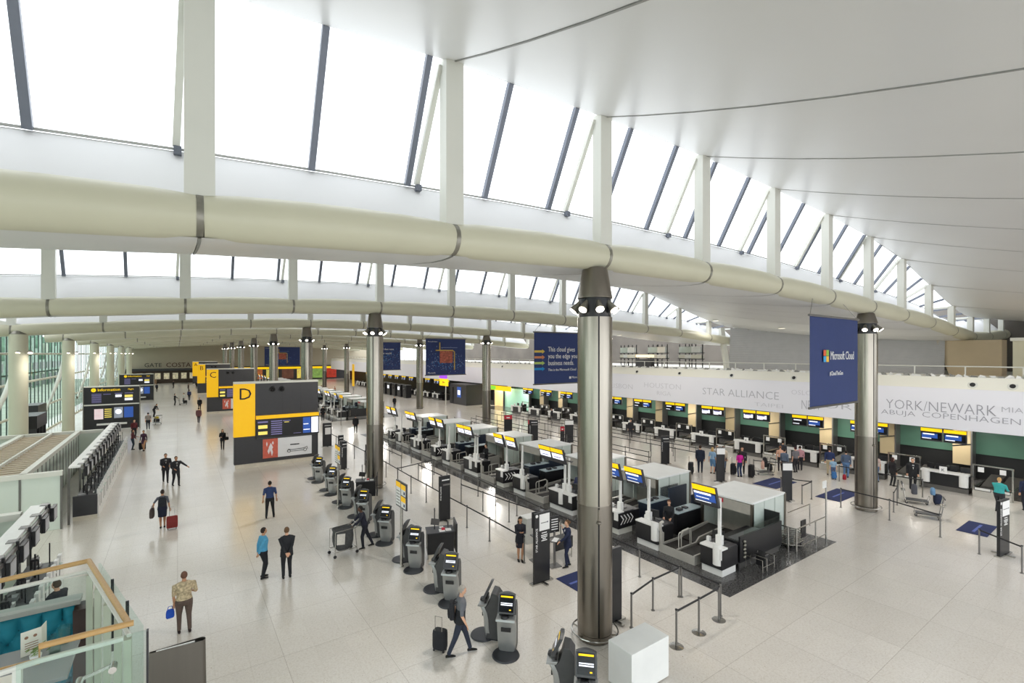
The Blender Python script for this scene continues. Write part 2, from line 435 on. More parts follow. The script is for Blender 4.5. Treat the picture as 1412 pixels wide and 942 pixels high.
# ------------------------------------------------------------------ columns
def column(x, y, label, ztop=10.0, group='round stainless steel columns', near=True, lit=0):
    c = empty('steel_column', label, 'column', (x, y, 0), 0, group); c['kind'] = 'thing'
    r = .475
    NS = 32 if near else 20
    mb = MB()
    for a0 in range(4):                                   # four curved sheets with shadow gaps
        t0 = math.pi / 2 * a0 + .05 - math.radians(32); n = 8; vs = []
        for z in (0.22, 3.7, 3.7, 8.8):
            for i in range(n + 1):
                t = t0 + (math.pi / 2 - .09) * i / n
                vs.append((r * math.cos(t), r * math.sin(t), z))
        mb.add(vs, [(q*(n+1)+i, q*(n+1)+i + 1, q*(n+1)+n + 2 + i, q*(n+1)+n + 1 + i) for q in (0,) for i in range(n)], 1)
        mb.add(vs, [(q*(n+1)+i, q*(n+1)+i + 1, q*(n+1)+n + 2 + i, q*(n+1)+n + 1 + i) for q in (2,) for i in range(n)], 0)
    mb.build('steel_cladding', [STEEL, STEELD], c, True)
    MB().cyl((0, 0, 0.0), (0, 0, 9.3), r - .03, n=24).build('core', BLACK, c, True)
    MB().cyl((0, 0, 3.69), (0, 0, 3.71), r + .004, n=NS).build('joint_ring', STEELD, c, True)
    MB().cyl((0, 0, .02), (0, 0, .2), r - .005, n=NS).build('base', STEELD, c, True)
    mb = MB(); rr = .63
    mb.tube([(rr*math.cos(t), rr*math.sin(t), .2) for t in [2*math.pi*i/28 for i in range(28)]], .022, 6, closed=True)
    for i in range(6):
        t = 2*math.pi*i/6
        mb.bar((r*math.cos(t), r*math.sin(t), .15), (rr*math.cos(t), rr*math.sin(t), .2), .03, .03)
    mb.build('bumper_ring', CHROME, c, True)
    if near:
        mb = MB(); t = math.radians(-122)
        mb.ball((r*math.cos(t)*1.04, r*math.sin(t)*1.04, 3.3), .07, .07, .05)
        mb.cyl((r*math.cos(t)*1.04, r*math.sin(t)*1.04, 3.3), (r*math.cos(t)*1.04, r*math.sin(t)*1.04, 3.65), .025)
        mb.build('belt_hook', STEELD, c, True)
    MB().lathe([(.475, 9.32), (.475, 9.36), (.34, ztop+.13), (.30, ztop+.13)], NS).build('cone_head', STEELD, c, True)
    MB().cyl((0, 0, 8.8), (0, 0, 9.32), .37, n=20).build('lamp_collar', BLACK, c, True)
    for i in range(8 if near else 6):
        t = 2*math.pi*(i + .3)/(8 if near else 6); ca, sa = math.cos(t), math.sin(t)
        p0 = Vector((.40*ca, .40*sa, 9.22)); p1 = Vector((.50*ca, .50*sa, 9.10)); p2 = Vector((.60*ca, .60*sa, 8.98))
        sp = MB().tube([p0, p1, p2], [.06, .085, .125], 12).build('spotlight', COLLAR, c, True)
        d = (p2 - p0).normalized()
        MB().cyl(p2 + d*.001, p2 + d*.02, .105, n=12).build('bulb_face', LAMP, sp)
    if lit:
        l = bpy.data.lights.new('column_spot_lamp', 'SPOT'); l.energy = lit; l.spot_size = R(178); l.spot_blend = .35; l.shadow_soft_size = .5; l.color = (1, .95, .87)
        lo = bpy.data.objects.new('column_spot_lamp', l); COL.objects.link(lo); lo.location = (x + .4, y + 1.2, 8.9) if x < 20 else (x + 1.3, y + .5, 8.9)
    return c
names = {(0, 0): 'tall stainless column in front, with a blue mat behind it',
         (0, 1): 'stainless column beside the row of kiosks with wood-tone sign totems around it',
         (1, 0): 'stainless column beside the hanging navy cloud banner at the star alliance desks'}
names[(0, 1)] = 'stainless column standing between the self-service kiosks and the letter D wall'
cnt = {0: 0, 1: 0}
for ix, X in enumerate((9.45, 28.3)):
    for k in range(0, 8):
        lab = names.get((ix, k)) or ('stainless column, %s in the row %s' % (ORD[k+1], 'beside the lettered sign walls' if ix == 0 else 'before the rear desks'))
        column(X, Y0 + BAY*k, lab, zt(X) - .9, near=(k < 2), lit=(900 if k == 0 else 1150))
for k in range(0, 8):
    y = Y0 + BAY*k
    c = empty('white_column', 'white painted round column against the glass wall, %s from the camera' % ORD[k+1], 'column', (-8.8, y, 0), 0, 'white columns along the glass wall'); c['kind'] = 'thing'
    MB().cyl((0, 0, 0), (0, 0, 9.1), .48, n=24).build('shaft', CREAM, c, True)
    MB().lathe([(.49, 9.1), (.49, 9.15), (.30, 9.45), (.2, 9.6)], 20).build('cap', COLLAR, c, True)
    if k in (1, 2, 3, 4):
        l = bpy.data.lights.new('wall_spot_lamp', 'SPOT'); l.energy = 260; l.spot_size = R(176); l.spot_blend = .4; l.shadow_soft_size = .7; l.color = (1, .95, .87)
        lo = bpy.data.objects.new('wall_spot_lamp', l); COL.objects.link(lo); lo.location = (-7.2, y - .8, 7.7)
    MB().prism([(-3.2, 9.75), (.35, 9.35), (.35, 9.75), (-3.2, 10.5)], -.14, .14, 'y').build('bracket_beam', POSTW, c)
    for s in (-1, 1):
        lp = MB().cyl((.3*s+.35, -.35, 7.98), (.3*s+.35, -.42, 7.86), .11, .14, 12).build('spotlight', COLLAR, c, True)
        MB().cyl((.3*s+.35, -.42, 7.855), (.3*s+.35, -.424, 7.845), .12, n=12).build('bulb_face', LAMP, lp)

# ------------------------------------------------------------------ glass wall along the hall
GW = -11.0
wl = MB(); dk = MB()
for z in (2.6, 5.3, 7.8):
    wl.cyl((GW + (0 if z != 7.8 else .5), -20, z), (GW + (0 if z != 7.8 else .5), 160, z), .11 if z != 7.8 else .09, n=8)
wl.box(GW-.1, GW+.1, -20, 160, 0, .15); wl.box(GW-.1, GW+.1, -20, 160, 9.7, 9.95)
y = -18.45
while y < 160:
    dk.box(GW-.05, GW+.03, y-.03, y+.03, 0, 9.8)
    if int(round(y*2)) % 9 == 0: wl.box(GW-.1, GW+.1, y-.09, y+.09, 0, 9.8)
    y += 1.5
wf = struct('wall_left', wl, CREAM)
dk.build('dark_mullion', mat('dark_green_mullion', '#4c5a54', .5), wf)
MB().quad((GW-.06, -20, 0), (GW-.06, 160, 0), (GW-.06, 160, 9.8), (GW-.06, -20, 9.8)).build('glass_pane', GCURT, wf)
for k in range(0, 8):
    y = Y0 + BAY*k
    for (ya, yb) in ((y + .4, y + 5.5), (y + 9.5, y + 6.0)):
        t = empty('wall_brace', 'slanted white brace strut %s the glass wall, bay %s from the camera' % ('rising away along' if yb > ya else 'leaning back against', ORD[k+1]), 'strut', (-9.6, ya, 0), 0, 'slanted braces along the glass wall')
        mb = MB()
        mb.tube([(-.9, 0, 2.2), (-.35, (yb-ya)*.5, 5.2), (0, (yb-ya), 9.0)], [.08, .17, .08], 10)
        mb.build('strut', POSTW, t, True)
        MB().cyl((-.95, 0, 2.1), (-.85, 0, 2.35), .12, n=10).build('foot_pin', COLLAR, t, True)
for i, (y, lab) in enumerate(((48.6, 'black framed exit lobby at the far left beyond the slatted cabin roof'), (58.2, 'black exit lobby with a glowing pale yellow panel between the white columns'))):
    lo_ = empty('exit_lobby', lab, 'lobby', (-8.65 if i == 0 else -10.25, y, 0))
    MB().box(-.5, .5, -1.6, 1.6, 2.5, 3.4).build('fascia', BLACK, lo_)
    for q in (-1.5, -.5, .5, 1.5): MB().box(-.45, .45, q-.06, q+.06, 0, 2.5).build('post', CHAR, lo_)
    if i: MB().box(-.3, -.2, -1.4, 1.4, .1, 2.45).build('lit_panel', mat('lit_cream_panel', '#ece0a0', .5, 0, .05, emit=.5), lo_)
    else: MB().box(-.3, -.2, -1.4, 1.4, .1, 2.45).build('dark_panel', BLACK, lo_)
# buildings and vegetation seen through the glass
EXT = mat('pale_concrete_outside', '#aab5a6', 0.8, 0, 0.2, 0.4)
EXG = mat('green_tinted_facade', '#6d8d7a', 0.5, 0, 0.45, 0.8)
EXD = mat('dark_facade_glazing', '#3c4a48', 0.4, 0, 0.3, 1.5)
eb = MB()
eb.box(-60, -26, -20, 200, -0.4, 0.0, 0)
for i in range(26):
    y0 = 20 + i*7
    eb.box(-34, -27, y0, y0+5.4, 0, 3.3, i % 2)
    eb.box(-33, -27.4, y0, y0+7, 3.6, 6.4 + (i*37 % 5)*.9, 1); eb.box(-32, -27.6, y0+1, y0+4.5, 8, 10.5 + (i*13 % 3), i % 3 != 0)
    eb.box(-27.05, -26.9, y0+.4, y0+1.7, .4, 2.9, 2); eb.box(-27.05, -26.9, y0+2.4, y0+4.6, .4, 2.9, 2)
    eb.box(-27.45, -27.3, y0+1, y0+5.6, 4.2, 5.8, 2)
struct('wall_outside', eb, [EXT, EXG, EXD])
gd = MB().box(-26, -12.5, -20, 200, -0.4, -0.02); struct('ground_outside', gd, EXT)

# ------------------------------------------------------------------ end wall and its shopfronts
EW = 158
ENDM = mat('end_wall_beige', '#b9b09b', 0.7, 0, 0.04, 0.2)
struct('wall_end', MB().box(-12.5, 60, EW, EW+.5, 0, 14.5), ENDM)
fr = empty('shopfront', 'dark shopfront under the far beige wall at the end of the hall', 'shopfront', (0, EW, 0))
MB().box(-11, 6, -2.2, -.02, 3.3, 3.9).build('canopy', CHAR, fr)
MB().box(-11, 6, -.6, -.02, 0.0, 3.3).build('back_panel', mat('brown_shopfront', '#4a3c33', .5), fr)
mb = MB()
for i in range(9): mb.box(-10.6+i*1.9, -9.4+i*1.9, -.75, -.62, 1.1, 2.7)
mb.build('lit_display', mat('lit_shop_display', '#cfc6a8', .5, 0, .5, 2.0, emit=.35), fr)
MB().box(-10, -4.5, -2.2, -1.4, 0, 1.15).build('counter', mat('brown_counter', '#8a6a50', .5), fr)
text('GATE', (-5.3, -.05, 4.75), FNY, 1.5, CHAR, fr)
text('COSTA', (.2, -.05, 4.75), FNY, 1.7, mat('maroon_letters', '#4a1d22', .5, 0, 0), fr)
# right-hand end shops beyond the islands
sh = empty('shop_row', 'row of yellow-lit shops below the far end wall, behind the columns', 'shop', (0, EW, 0))
MB().box(12, 44, -.9, -.02, 0, 4.2).build('front_panel', CHAR, sh)
for i, c in enumerate(('#d8b040', '#a05a30', '#c8c060', '#5c3a2c', '#e0c860', '#7a9a50', '#a03020')):
    MB().box(13+i*4.2, 16.2+i*4.2, -1.0, -.9, .4, 3.2).build('lit_window', mat('shop_light_%d' % i, c, .5, 0, .5, 1.0, emit=.5), sh)
MB().box(12, 44, -1.1, -.9, 3.3, 3.9).build('lit_header', YELLIT, sh)

# ------------------------------------------------------------------ mezzanine on the right
MX = 38.0
FAS = mat('lavender_white_fascia', '#ececf4', 0.5, 0, 0.01, 0.5)
IV = mat('ivory_band', '#eceadf', 0.45, 0, 0.01, 0.5)
struct('wall_right_fascia', MB().prism([(MX, 3.28), (MX+.12, 3.28), (MX+.12, 5.72), (MX-.0, 5.72)], -14, 150, 'y'), FAS)
struct('trim_1', MB().prism([(MX-.02, 5.72), (MX+.3, 5.72), (MX+.6, 6.42), (MX+.22, 6.42)], -14, 150, 'y'), IV)
struct('floor_mezzanine', MB().box(MX+.2, 60, -14, 150, 5.9, 6.3), IV)
struct('ceiling_undercroft', MB().box(MX+.1, 52, -14, 150, 3.28, 3.5), mat('undercroft_soffit', '#8f9690', .6))
struct('ledge_clutter_base', MB().box(MX+.25, MX+1.3, -14, 150, 6.3, 6.42), mat('white_ledge', '#e4e4e2', .6, 0, .1, 4.0))
struct('wall_undercroft', MB().box(43.6, 44, -14, 150, 0, 3.3), BLACK)
GRN = mat('green_back_glass', '#567b6a', 0.3, 0, 0.06, 0.8)
struct('wall_green_glass', MB().box(41.0, 41.1, -14, 60, 1.55, 3.3), GRN)
struct('wall_shade_band', MB().box(41.12, 41.3, -14, 60, 0, 1.55), mat('undercroft_shade', '#161718', .5, 0, .1, 2.0))  # shade below the green glass, put in as a near-black sheet
# unseen strip lights added under the soffit to brighten the rear desks
for i in range(10):
    y = 3 + i*6.2
    f = empty('added_ceiling_light', 'added strip light over the rear desks, %s from the near end' % ORD[i+1], 'ceiling light', (38.8, y, 3.28), 0, 'added strip lights above the rear desks')
    MB().box(-.2, .2, -1.6, 1.6, -.06, 0).build('housing', POSTW, f)
    MB().box(-.17, .17, -1.55, 1.55, -.075, -.06).build('diffuser', mat('lit_diffuser', '#fff4e0', .5, 0, 0, emit=1.5), f)
    area_light('added_strip_lamp', (38.8, y, 3.17), (0, R(-8), 0), 0.4, 3.0, 130, (1, .95, .86)).parent = None
# railing on the mezzanine edge
rl = empty('mezzanine_railing', 'long white railing along the top of the lettered fascia', 'railing', (MX+.62, 0, 6.42))
mb = MB(); mb.cyl((0, -10, .62), (0, 150, .62), .035, n=8); mb.build('top_rail', POSTW, rl, True)
for i in range(60):
    y = -4 + i*2.4
    MB().box(-.03, .03, y-.03, y+.03, 0, .62).build('post', POSTW, rl)
# folded white dust sheets lying on the ledge
sm = MB(); rr = random.Random(3)
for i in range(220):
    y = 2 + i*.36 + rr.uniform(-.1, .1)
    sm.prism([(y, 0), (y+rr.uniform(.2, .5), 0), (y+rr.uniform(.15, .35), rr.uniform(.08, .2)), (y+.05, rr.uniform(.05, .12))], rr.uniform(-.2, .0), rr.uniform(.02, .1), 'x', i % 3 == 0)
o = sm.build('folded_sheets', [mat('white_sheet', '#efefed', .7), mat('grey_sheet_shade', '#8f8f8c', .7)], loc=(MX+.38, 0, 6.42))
tag(o, 'crumpled white sheets and cables heaped along the railing ledge', 'sheets', kind='stuff')
for i, y in enumerate((5.93, 7.57, 17.47, 22.42, 27.5, 32.5, 37.5, 47, 57)):
    s = empty('round_spotlight', 'round black-centred nozzle in the ivory band, %s from the near end' % ORD[i+1], 'nozzle', (MX+.12, y, 5.98), 0, 'nozzles in the ivory band')
    mb = MB(); mb.cyl((0, 0, 0), (-.05, 0, .02), .27, .22, 20); mb.build('rim', POSTW, s, True)
    mb = MB(); mb.cyl((-.045, 0, .018), (-.07, 0, .03), .13, .12, 16); mb.build('nozzle', BLACK, s, True)
# lettering on the fascia
def fas(t, y0, y1, z, cap, m=TEXTG):
    o = text(t, (MX-.012, (y0+y1)/2, z), FNX, cap/.7, m, None, .003, 'CENTER', 'wall_lettering', thin=-.014*cap/.7)
    wd = max(v.co.x for v in o.data.vertices) - min(v.co.x for v in o.data.vertices)
    o.scale = (abs(y1-y0)/wd, 1, 1)
    return tag(o, 'thin grey wall lettering reading %s on the white fascia' % t.lower(), 'lettering')
FT2 = mat('faint_grey_lettering', '#d2d2da', .6, 0, 0)
fas('STAR ALLIANCE', 25.06, 18.53, 4.5, .6)
fas('YORK/NEWARK', 11.71, 6.56, 4.52, .62, mat('mid_grey_lettering', '#a3a3ad', .6, 0, 0))
fas('ABUJA', 11.98, 10.2, 4.0, .3, mat('mid_grey_lettering', '#9c9ca6')); fas('COPENHAGEN', 9.85, 5.6, 4.02, .34, mat('mid_grey_lettering', '#9c9ca6'))
fas('MIAMI', 6.35, 5.0, 4.66, .3); fas('NEW', 16.9, 15.6, 4.0, .7); fas('ORO', 15.4, 12.6, 4.1, .4)
for t, y0, y1, z, c in (('HOUSTON', 31.5, 27.3, 4.7, .5), ('LISBON', 36.0, 33.0, 4.4, .5), ('VIENNA', 41, 38, 4.8, .5), ('EDMONTON', 48, 43, 4.5, .5), ('OSLO', 17.6, 16.2, 4.9, .35), ('TAIPEI', 20.4, 18.2, 3.75, .3), ('RIGA', 30, 28.4, 4.0, .4)):
    fas(t, y0, y1, z, c, FT2)
for i, y in enumerate((14.0, 20.0, 26.0, 38.0, 50.0)):  # lights added over the mezzanine to brighten the louvred wall
    mf = empty('added_ceiling_light', 'added round light over the mezzanine, %s from the near end' % ORD[i+1], 'ceiling light', (41.5, y, zc(41.5, ((y - Y0) % BAY) / BAY) - .02), 0, 'added mezzanine lights')
    MB().cyl((0, 0, 0), (0, 0, -.06), .3, .28, 18).build('housing', POSTW, mf, True); MB().cyl((0, 0, -.06), (0, 0, -.07), .24, n=16).build('diffuser', mat('lit_diffuser', '#fff4e0'), mf)
    al = area_light('added_mezzanine_lamp', (41.5, y, mf.location.z - .15), (0, 0, 0), .6, .6, 70, (1, .97, .93))
# upper level behind the railing
LOUV = mat('grey_louvre_metal', '#b2b2b4', 0.55, 0.0, 0.03, 2.0)
lm = MB()
for j in range(44):
    z = 6.3 + j*.12
    for i in range(10):
        ya, yb = 10.5 + i*1.65, 12.15 + i*1.65
        if z > zc(45.5, (ya - Y0)/BAY) + .1: continue
        fx = lambda y: 46.2 - ((y - 19)/10.0)**2 * 1.2
        o0 = (z - 6.3) * .05
        lm.quad((fx(ya)+o0, ya, z), (fx(ya)+o0-.05, ya, z+.11), (fx(yb)+o0-.05, yb, z+.11), (fx(yb)+o0, yb, z))
        lm.quad((fx(ya)+o0-.05, ya, z+.11), (fx(ya)+o0, ya, z+.12), (fx(yb)+o0, yb, z+.12), (fx(yb)+o0-.05, yb, z+.11))
struct('wall_louvred', lm, LOUV)
struct('wall_louvred_edge', MB().bar((45.3, 27.15, 6.3), (45.5, 27.9, 10.4), .5, .35), POSTW)
struct('wall_mezzanine_beige', MB().prism([(10.3, 6.3), (7.6, 6.3), (7.6, 8.75), (11.0, 8.75)], 45.5, 47, 'x'), BEIGE)
struct('wall_mezzanine_back', MB().box(58, 58.5, -14, 120, 6.3, 12), mat('dim_mezzanine_wall', '#6c6660', .7, 0, .2, .3))
sc_ = empty('square_pillar', 'cream square pillar on the mezzanine beside the beige wall', 'pillar', (43.0, 6.35, 6.3)); sc_['kind'] = 'thing'
MB().box(-.3, .3, -.3, .3, 0, 2.4).build('shaft', CREAM, sc_); MB().box(-.4, .4, -.4, .4, 2.3, 2.5).build('cap', POSTW, sc_)
est = empty('escalator', 'grey escalator rising on the mezzanine behind the pillar', 'escalator', (46, 5.2, 6.3))
MB().prism([(-1.9, 0), (-.9, 0), (1.2, 3.1), (.3, 3.1)], -.5, .5, 'x').build('truss', mat('escalator_panel', '#8d8a86', .35, .5), est)
MB().bar((-.56, -1.5, .9), (-.56, .6, 4.0), .06, .06).build('handrail', BLACK, est)
ct = empty('food_counter', 'counter with a glowing warm strip light on the mezzanine', 'counter', (41.2, 3.9, 6.3))
MB().box(-.4, .4, -1.2, 1.2, 0, .5).build('body', mat('counter_brown', '#7a5446', .5), ct)
MB().box(-.5, .5, -1.3, 1.3, .95, 1.1).build('light_strip', mat('lit_warm_strip', '#ffd9a0', .5, 0, 0, emit=1.6), ct)
for s in (-1.1, 0, 1.1): MB().box(-.03, .03, s-.03, s+.03, .5, .95).build('post', POSTW, ct)
for i in range(14):
    y = 31 + i*1.5
    s = empty('shop_shelf', 'shelf rack with pale boxes on the mezzanine, %s left of the louvred wall' % ORD[i+1], 'shelf', (46 + (i % 3), y, 6.3), 0, 'shelf racks on the mezzanine')
    MB().box(-.3, .3, -.7, .7, .9, .98).build('shelf', BLACK, s); MB().box(-.3, .3, -.7, .7, 1.55, 1.62).build('shelf', BLACK, s)
    for q in (-.65, .65): MB().box(-.04, .04, q-.04, q+.04, 0, 2.6).build('post', BLACK, s)
    MB().box(-.25, .25, -.6, .6, .98, 1.4).build('box', WCAN if i % 2 else IV, s)
    MB().box(-.25, .25, -.5, .55, 1.62, 2.3).build('box', PALEG if i % 3 else WCAN, s)
for i, y in enumerate((36.0, 52.0)):
    hl = empty('lamp_counter', 'warm glowing heat lamp counter on the mezzanine, %s' % ('beside the food shelves' if i == 0 else 'behind the second banner'), 'counter', (43.5, y, 6.3))
    MB().box(-.3, .3, -1.1, 1.1, .0, .9).build('body', CHAR, hl); MB().box(-.35, .35, -1.0, 1.0, 1.1, 1.4).build('light_strip', mat('lit_warm_strip', '#ffd9a0'), hl)
    MB().box(-.03, .03, -.9, -.84, .9, 1.1).build('post', BLACK, hl); MB().box(-.03, .03, .84, .9, .9, 1.1).build('post', BLACK, hl)
# ------------------------------------------------------------------ check-in furniture
def display(parent, y, lit='blue', w=.93):
    """overhead screen facing -X, leaning towards the customer"""
    h = MB().prism([(-.26, 3.14), (-.14, 3.14), (.08, 2.40), (-.04, 2.40)], y-w/2, y+w/2, 'y').build('display_housing', CHAR, parent, bevel=0)
    def face(z0, z1, y0, y1, m, nm, off=.004):
        xa = -.26 + (3.14 - z0) / .74 * .22 - off; xb = -.26 + (3.14 - z1) / .74 * .22 - off
        return MB().add([(xa, y1, z0), (xa, y0, z0), (xb, y0, z1), (xb, y1, z1)], [(0, 1, 2, 3)]).build(nm, m, h)
    face(2.93, 3.13, y-w/2+.01, y+w/2-.01, YELLIT, 'yellow_header')
    MB().prism([(-.262, 2.93), (-.265, 3.14), (-.27, 3.14), (-.27, 2.93)], y-w/2, y-w/2+.001, 'y')
    if lit == 'blue':
        face(2.58, 2.86, y-w/2+.05, y+w/2-.05, SBLUE, 'lit_screen', .006)
        face(2.80, 2.88, y-w/2+.2, y+w/2-.05, SWHITE, 'white_text_bar', .008)
        face(2.66, 2.69, y-w/2+.3, y+w/2-.12, SWHITE, 'white_text_bar', .008)
        face(2.52, 2.55, y-w/2+.25, y+w/2-.06, SWHITE, 'white_text_bar', .008)
    elif lit == 'white':
        face(2.60, 2.88, y-w/2+.05, y+w/2-.05, SWHITE, 'lit_screen', .006)
        face(2.68, 2.72, y-w/2+.2, y+w/2-.2, SPURP, 'text_bar', .008)
    else:
        face(2.50, 2.88, y-w/2+.05, y+w/2-.05, SDARK, 'dark_screen', .006)
        face(2.72, 2.78, y-w/2+.2, y+w/2-.2, RED if lit == 'red' else SWHITE, 'text_bar', .008)
    return h
def chevrons(parent, x0, y, n=3, z=.63):
    mb = MB()
    for i in range(n):
        x = x0 + i*.2; t = .07
        mb.add([(x, y, z+.2), (x+t, y, z+.2), (x+t+.17, y, z), (x+.17, y, z)], [(0, 1, 2, 3)])
        mb.add([(x+.17, y, z), (x+t+.17, y, z), (x+t, y, z-.2), (x, y, z-.2)], [(0, 1, 2, 3)])
    return mb.build('chevron_marking', TEXTW, parent)
def monitor(parent, x, y, z, rz=0):
    m = MB(); m.box(-.02, .02, -.2, .2, .12, .42); m.box(-.015, .015, -.03, .03, 0, .14); m.box(-.09, .09, -.1, .1, 0, .012)
    o = m.build('monitor', BLACK, parent); o.location = (x, y, z); o.rotation_euler = (0, 0, rz); return o
def desk(w, kind, lit='blue', label='', loc=(0, 0, 0), group=None):
    """origin: floor, middle of the front edge; customers stand at -X"""
    d = empty('check_in_desk', label, 'check-in desk', loc, 0, group)
    h = w / 2
    MB().box(.06, .9, -h+.03, h-.03, 0, .26).build('plinth', WLAM if kind != 'chev' else POSTW, d)
    MB().box(0, 1.0 if kind != 'chev' else 1.35, -h, h, .26, .93).build('cabinet', BLACK, d, bevel=.01)
    MB().box(.34, .98, -h+.02, h-.02, .93, .96).build('worktop', CHAR, d)
    mb = MB(); mb.box(-.03, .36, -h, h, .93, .99); mb.box(-.04, .0, -h, -h+.22, .62, .99)
    mb.build('white_counter', WLAM, d, bevel=.008)
    if kind == 'wide':
        wing = [(0, 1)]
        pos = [-.05]
    elif kind == 'chev': pos = []
    else: pos = [-h+.16 if kind == 'b' else -h + .2]
    for yy in pos:
        mb = MB(); n = 12
        pr = [(.06 + .15*math.cos(t), yy + .17*math.sin(t)) for t in [math.pi*.5 + math.pi*i/n for i in range(n+1)]]
        mb.prism(pr, .40, 1.13, 'z'); mb.build('curved_wing', WLAM, d, True)
    poles = {'wide': [-.15, .15], 'a': [-.05], 'b': [.25], 'chev': [-.1]}[kind]
    for yy in poles:
        p = MB().box(.42, .5, yy-.05, yy+.05, .93, 2.62).build('display_pole', WLAM, d)
        MB().box(.36, .52, yy-.12, yy+.1, .96, 1.3).build('cable_box', WLAM, p)
    if kind == 'wide':
        display(d, .02, lit); display(d, .97, lit)
        MB().box(.4, .5, -.4, 1.2, 2.44, 2.5).build('cross_bar', POSTG, d)
    elif kind == 'b': display(d, .52, lit)
    elif kind == 'chev':
        display(d, -.15, lit); chevrons(d, .12, -h-.004, 4)
    else: display(d, .15, lit)
    for i, yy in enumerate(([-.5, .5] if kind == 'wide' else [.1])):
        monitor(d, .62, yy, .96, R(20 - 40*i))
        mb = MB(); mb.box(.7, .86, yy-.2, yy+.2, .96, .985); mb.build('keyboard', DKGREY, d)
        mb = MB(); mb.box(.4, .52, yy+.22, yy+.34, .96, 1.12); mb.build('ticket_printer', WLAM, d)
    return d
def belts(label, loc, group=None, rail=True):
    b = empty('baggage_belt', label, 'baggage belt', loc, 0, group)
    for s in (-.76, -.02, .70):
        MB().prism([(0, 0), (3.1, 0), (3.1, .62), (1.4, .52), (1.2, .36), (0, .36)], s, s+.06, 'y').build('side_frame', PSTEEL, b)
    MB().box(-.02, .0, -.76, .76, 0, .33).build('front_panel', PSTEEL, b)
    for s in (-.36, .37):
        MB().box(.05, 1.15, s-.3, s+.3, .05, .30).build('weighing_belt', RUBBER, b)
        MB().prism([(1.2, .05), (3.1, .05), (3.1, .56), (1.2, .34)], s-.3, s+.3, 'y').build('belt', RUBBER, b)
        MB().box(.0, .05, s-.26, s+.26, .16, .31).build('display_strip', WLAM, b)
    mb = MB()
    for s in (-.02, .04):
        mb.tube([(.15+s*4, s, .36), (.15+s*4, s, .9), (.2+s*4, s, .97), (.75, s, 1.0), (.85, s, .92), (.85, s, .36)], .02, 6)
    mb.build('hoop_rail', PSTEEL, b, True)
    g = MB(); g.box(.0, .16, .72, .84, 0, .75); g.tube([(.08, .78, .7), (.0, .78, .9), (.02, .78, 1.12), (.16, .78, 1.15)], .06, 8)
    g.build('reader_post', PSTEEL, b, True)
    return b
def canopy(label, loc, red=True, group=None, w=2.3):
    c = empty('baggage_canopy', label, 'canopy', loc, 0, group); h = w/2
    MB().box(0, 2.6, -h, h, 1.82, 1.90).build('roof_panel', WCAN, c, bevel=.01)
    mb = MB()
    for i in range(3): mb.box(.12+i*.83, .12+i*.83+.79, -h+.02, -h+.05, .02, 1.82)
    mb.build('side_panel', PALEG, c)
    mb = MB()
    for i in range(3): mb.box(.12+i*.83, .12+i*.83+.79, h-.05, h-.02, .02, 1.82)
    mb.build('side_panel', PALEG, c)
    MB().box(2.5, 2.56, -h+.05, h-.05, .02, 1.82).build('back_panel', WCAN, c)
    MB().box(.0, .06, -h+.1, h-.1, 1.38, 1.80).build('header', mat('taupe_metal', '#aaa69e', .4, 0), c)
    MB().box(1.2, 1.25, -h+.06, h-.06, .02, 1.8).build('inner_screen', mat('taupe_metal', '#aaa69e'), c)
    MB().box(.0, .1, -h, -h+.1, 0, 1.82).build('post', STEELD, c); MB().box(.0, .1, h-.1, h, 0, 1.82).build('post', STEELD, c)
    MB().box(2.52, 2.64, -h-.02, -h+.1, 0, 1.86).build('post', STEELD, c)
    if red: MB().box(-.02, .0, .1, .75, 1.62, 1.78).build('red_sign', RED, c)
    return c
def partition(label, loc, group=None, dark=BLACK, L=1.7):
    p = empty('counter_partition', label, 'partition', loc, 0, group)
    MB().box(0, L, -.28, .28, .12, 1.0).build('cabinet', dark, p, bevel=.01)
    MB().box(-.02, L+.02, -.3, .3, 1.0, 1.04).build('top', mat('pale_blue_counter', '#a9b8be', .3), p)
    MB().box(L, L+1.35, -.28, -.22, .05, 1.5).build('screen_panel', dark, p)
    MB().box(L, L+1.35, .22, .28, .05, 1.42).build('screen_panel', NAVY, p)
    MB().box(.05, L-.05, -.2, .2, 0, .12).build('plinth', POSTG, p)
    mb = MB(); mb.box(.3, .55, -.15, .05, 1.04, 1.14); mb.box(.8, 1.0, -.1, .12, 1.04, 1.1)
    mb.build('paper_tray', CHAR, p)
    return p
X0 = 15.5
proto = {}
def place(key, make, label, loc, group):
    if key not in proto:
        o = make(); o['label'] = label; o.location = loc; o['group'] = group; proto[key] = o; return o
    return dup(proto[key], label, loc, None, group)
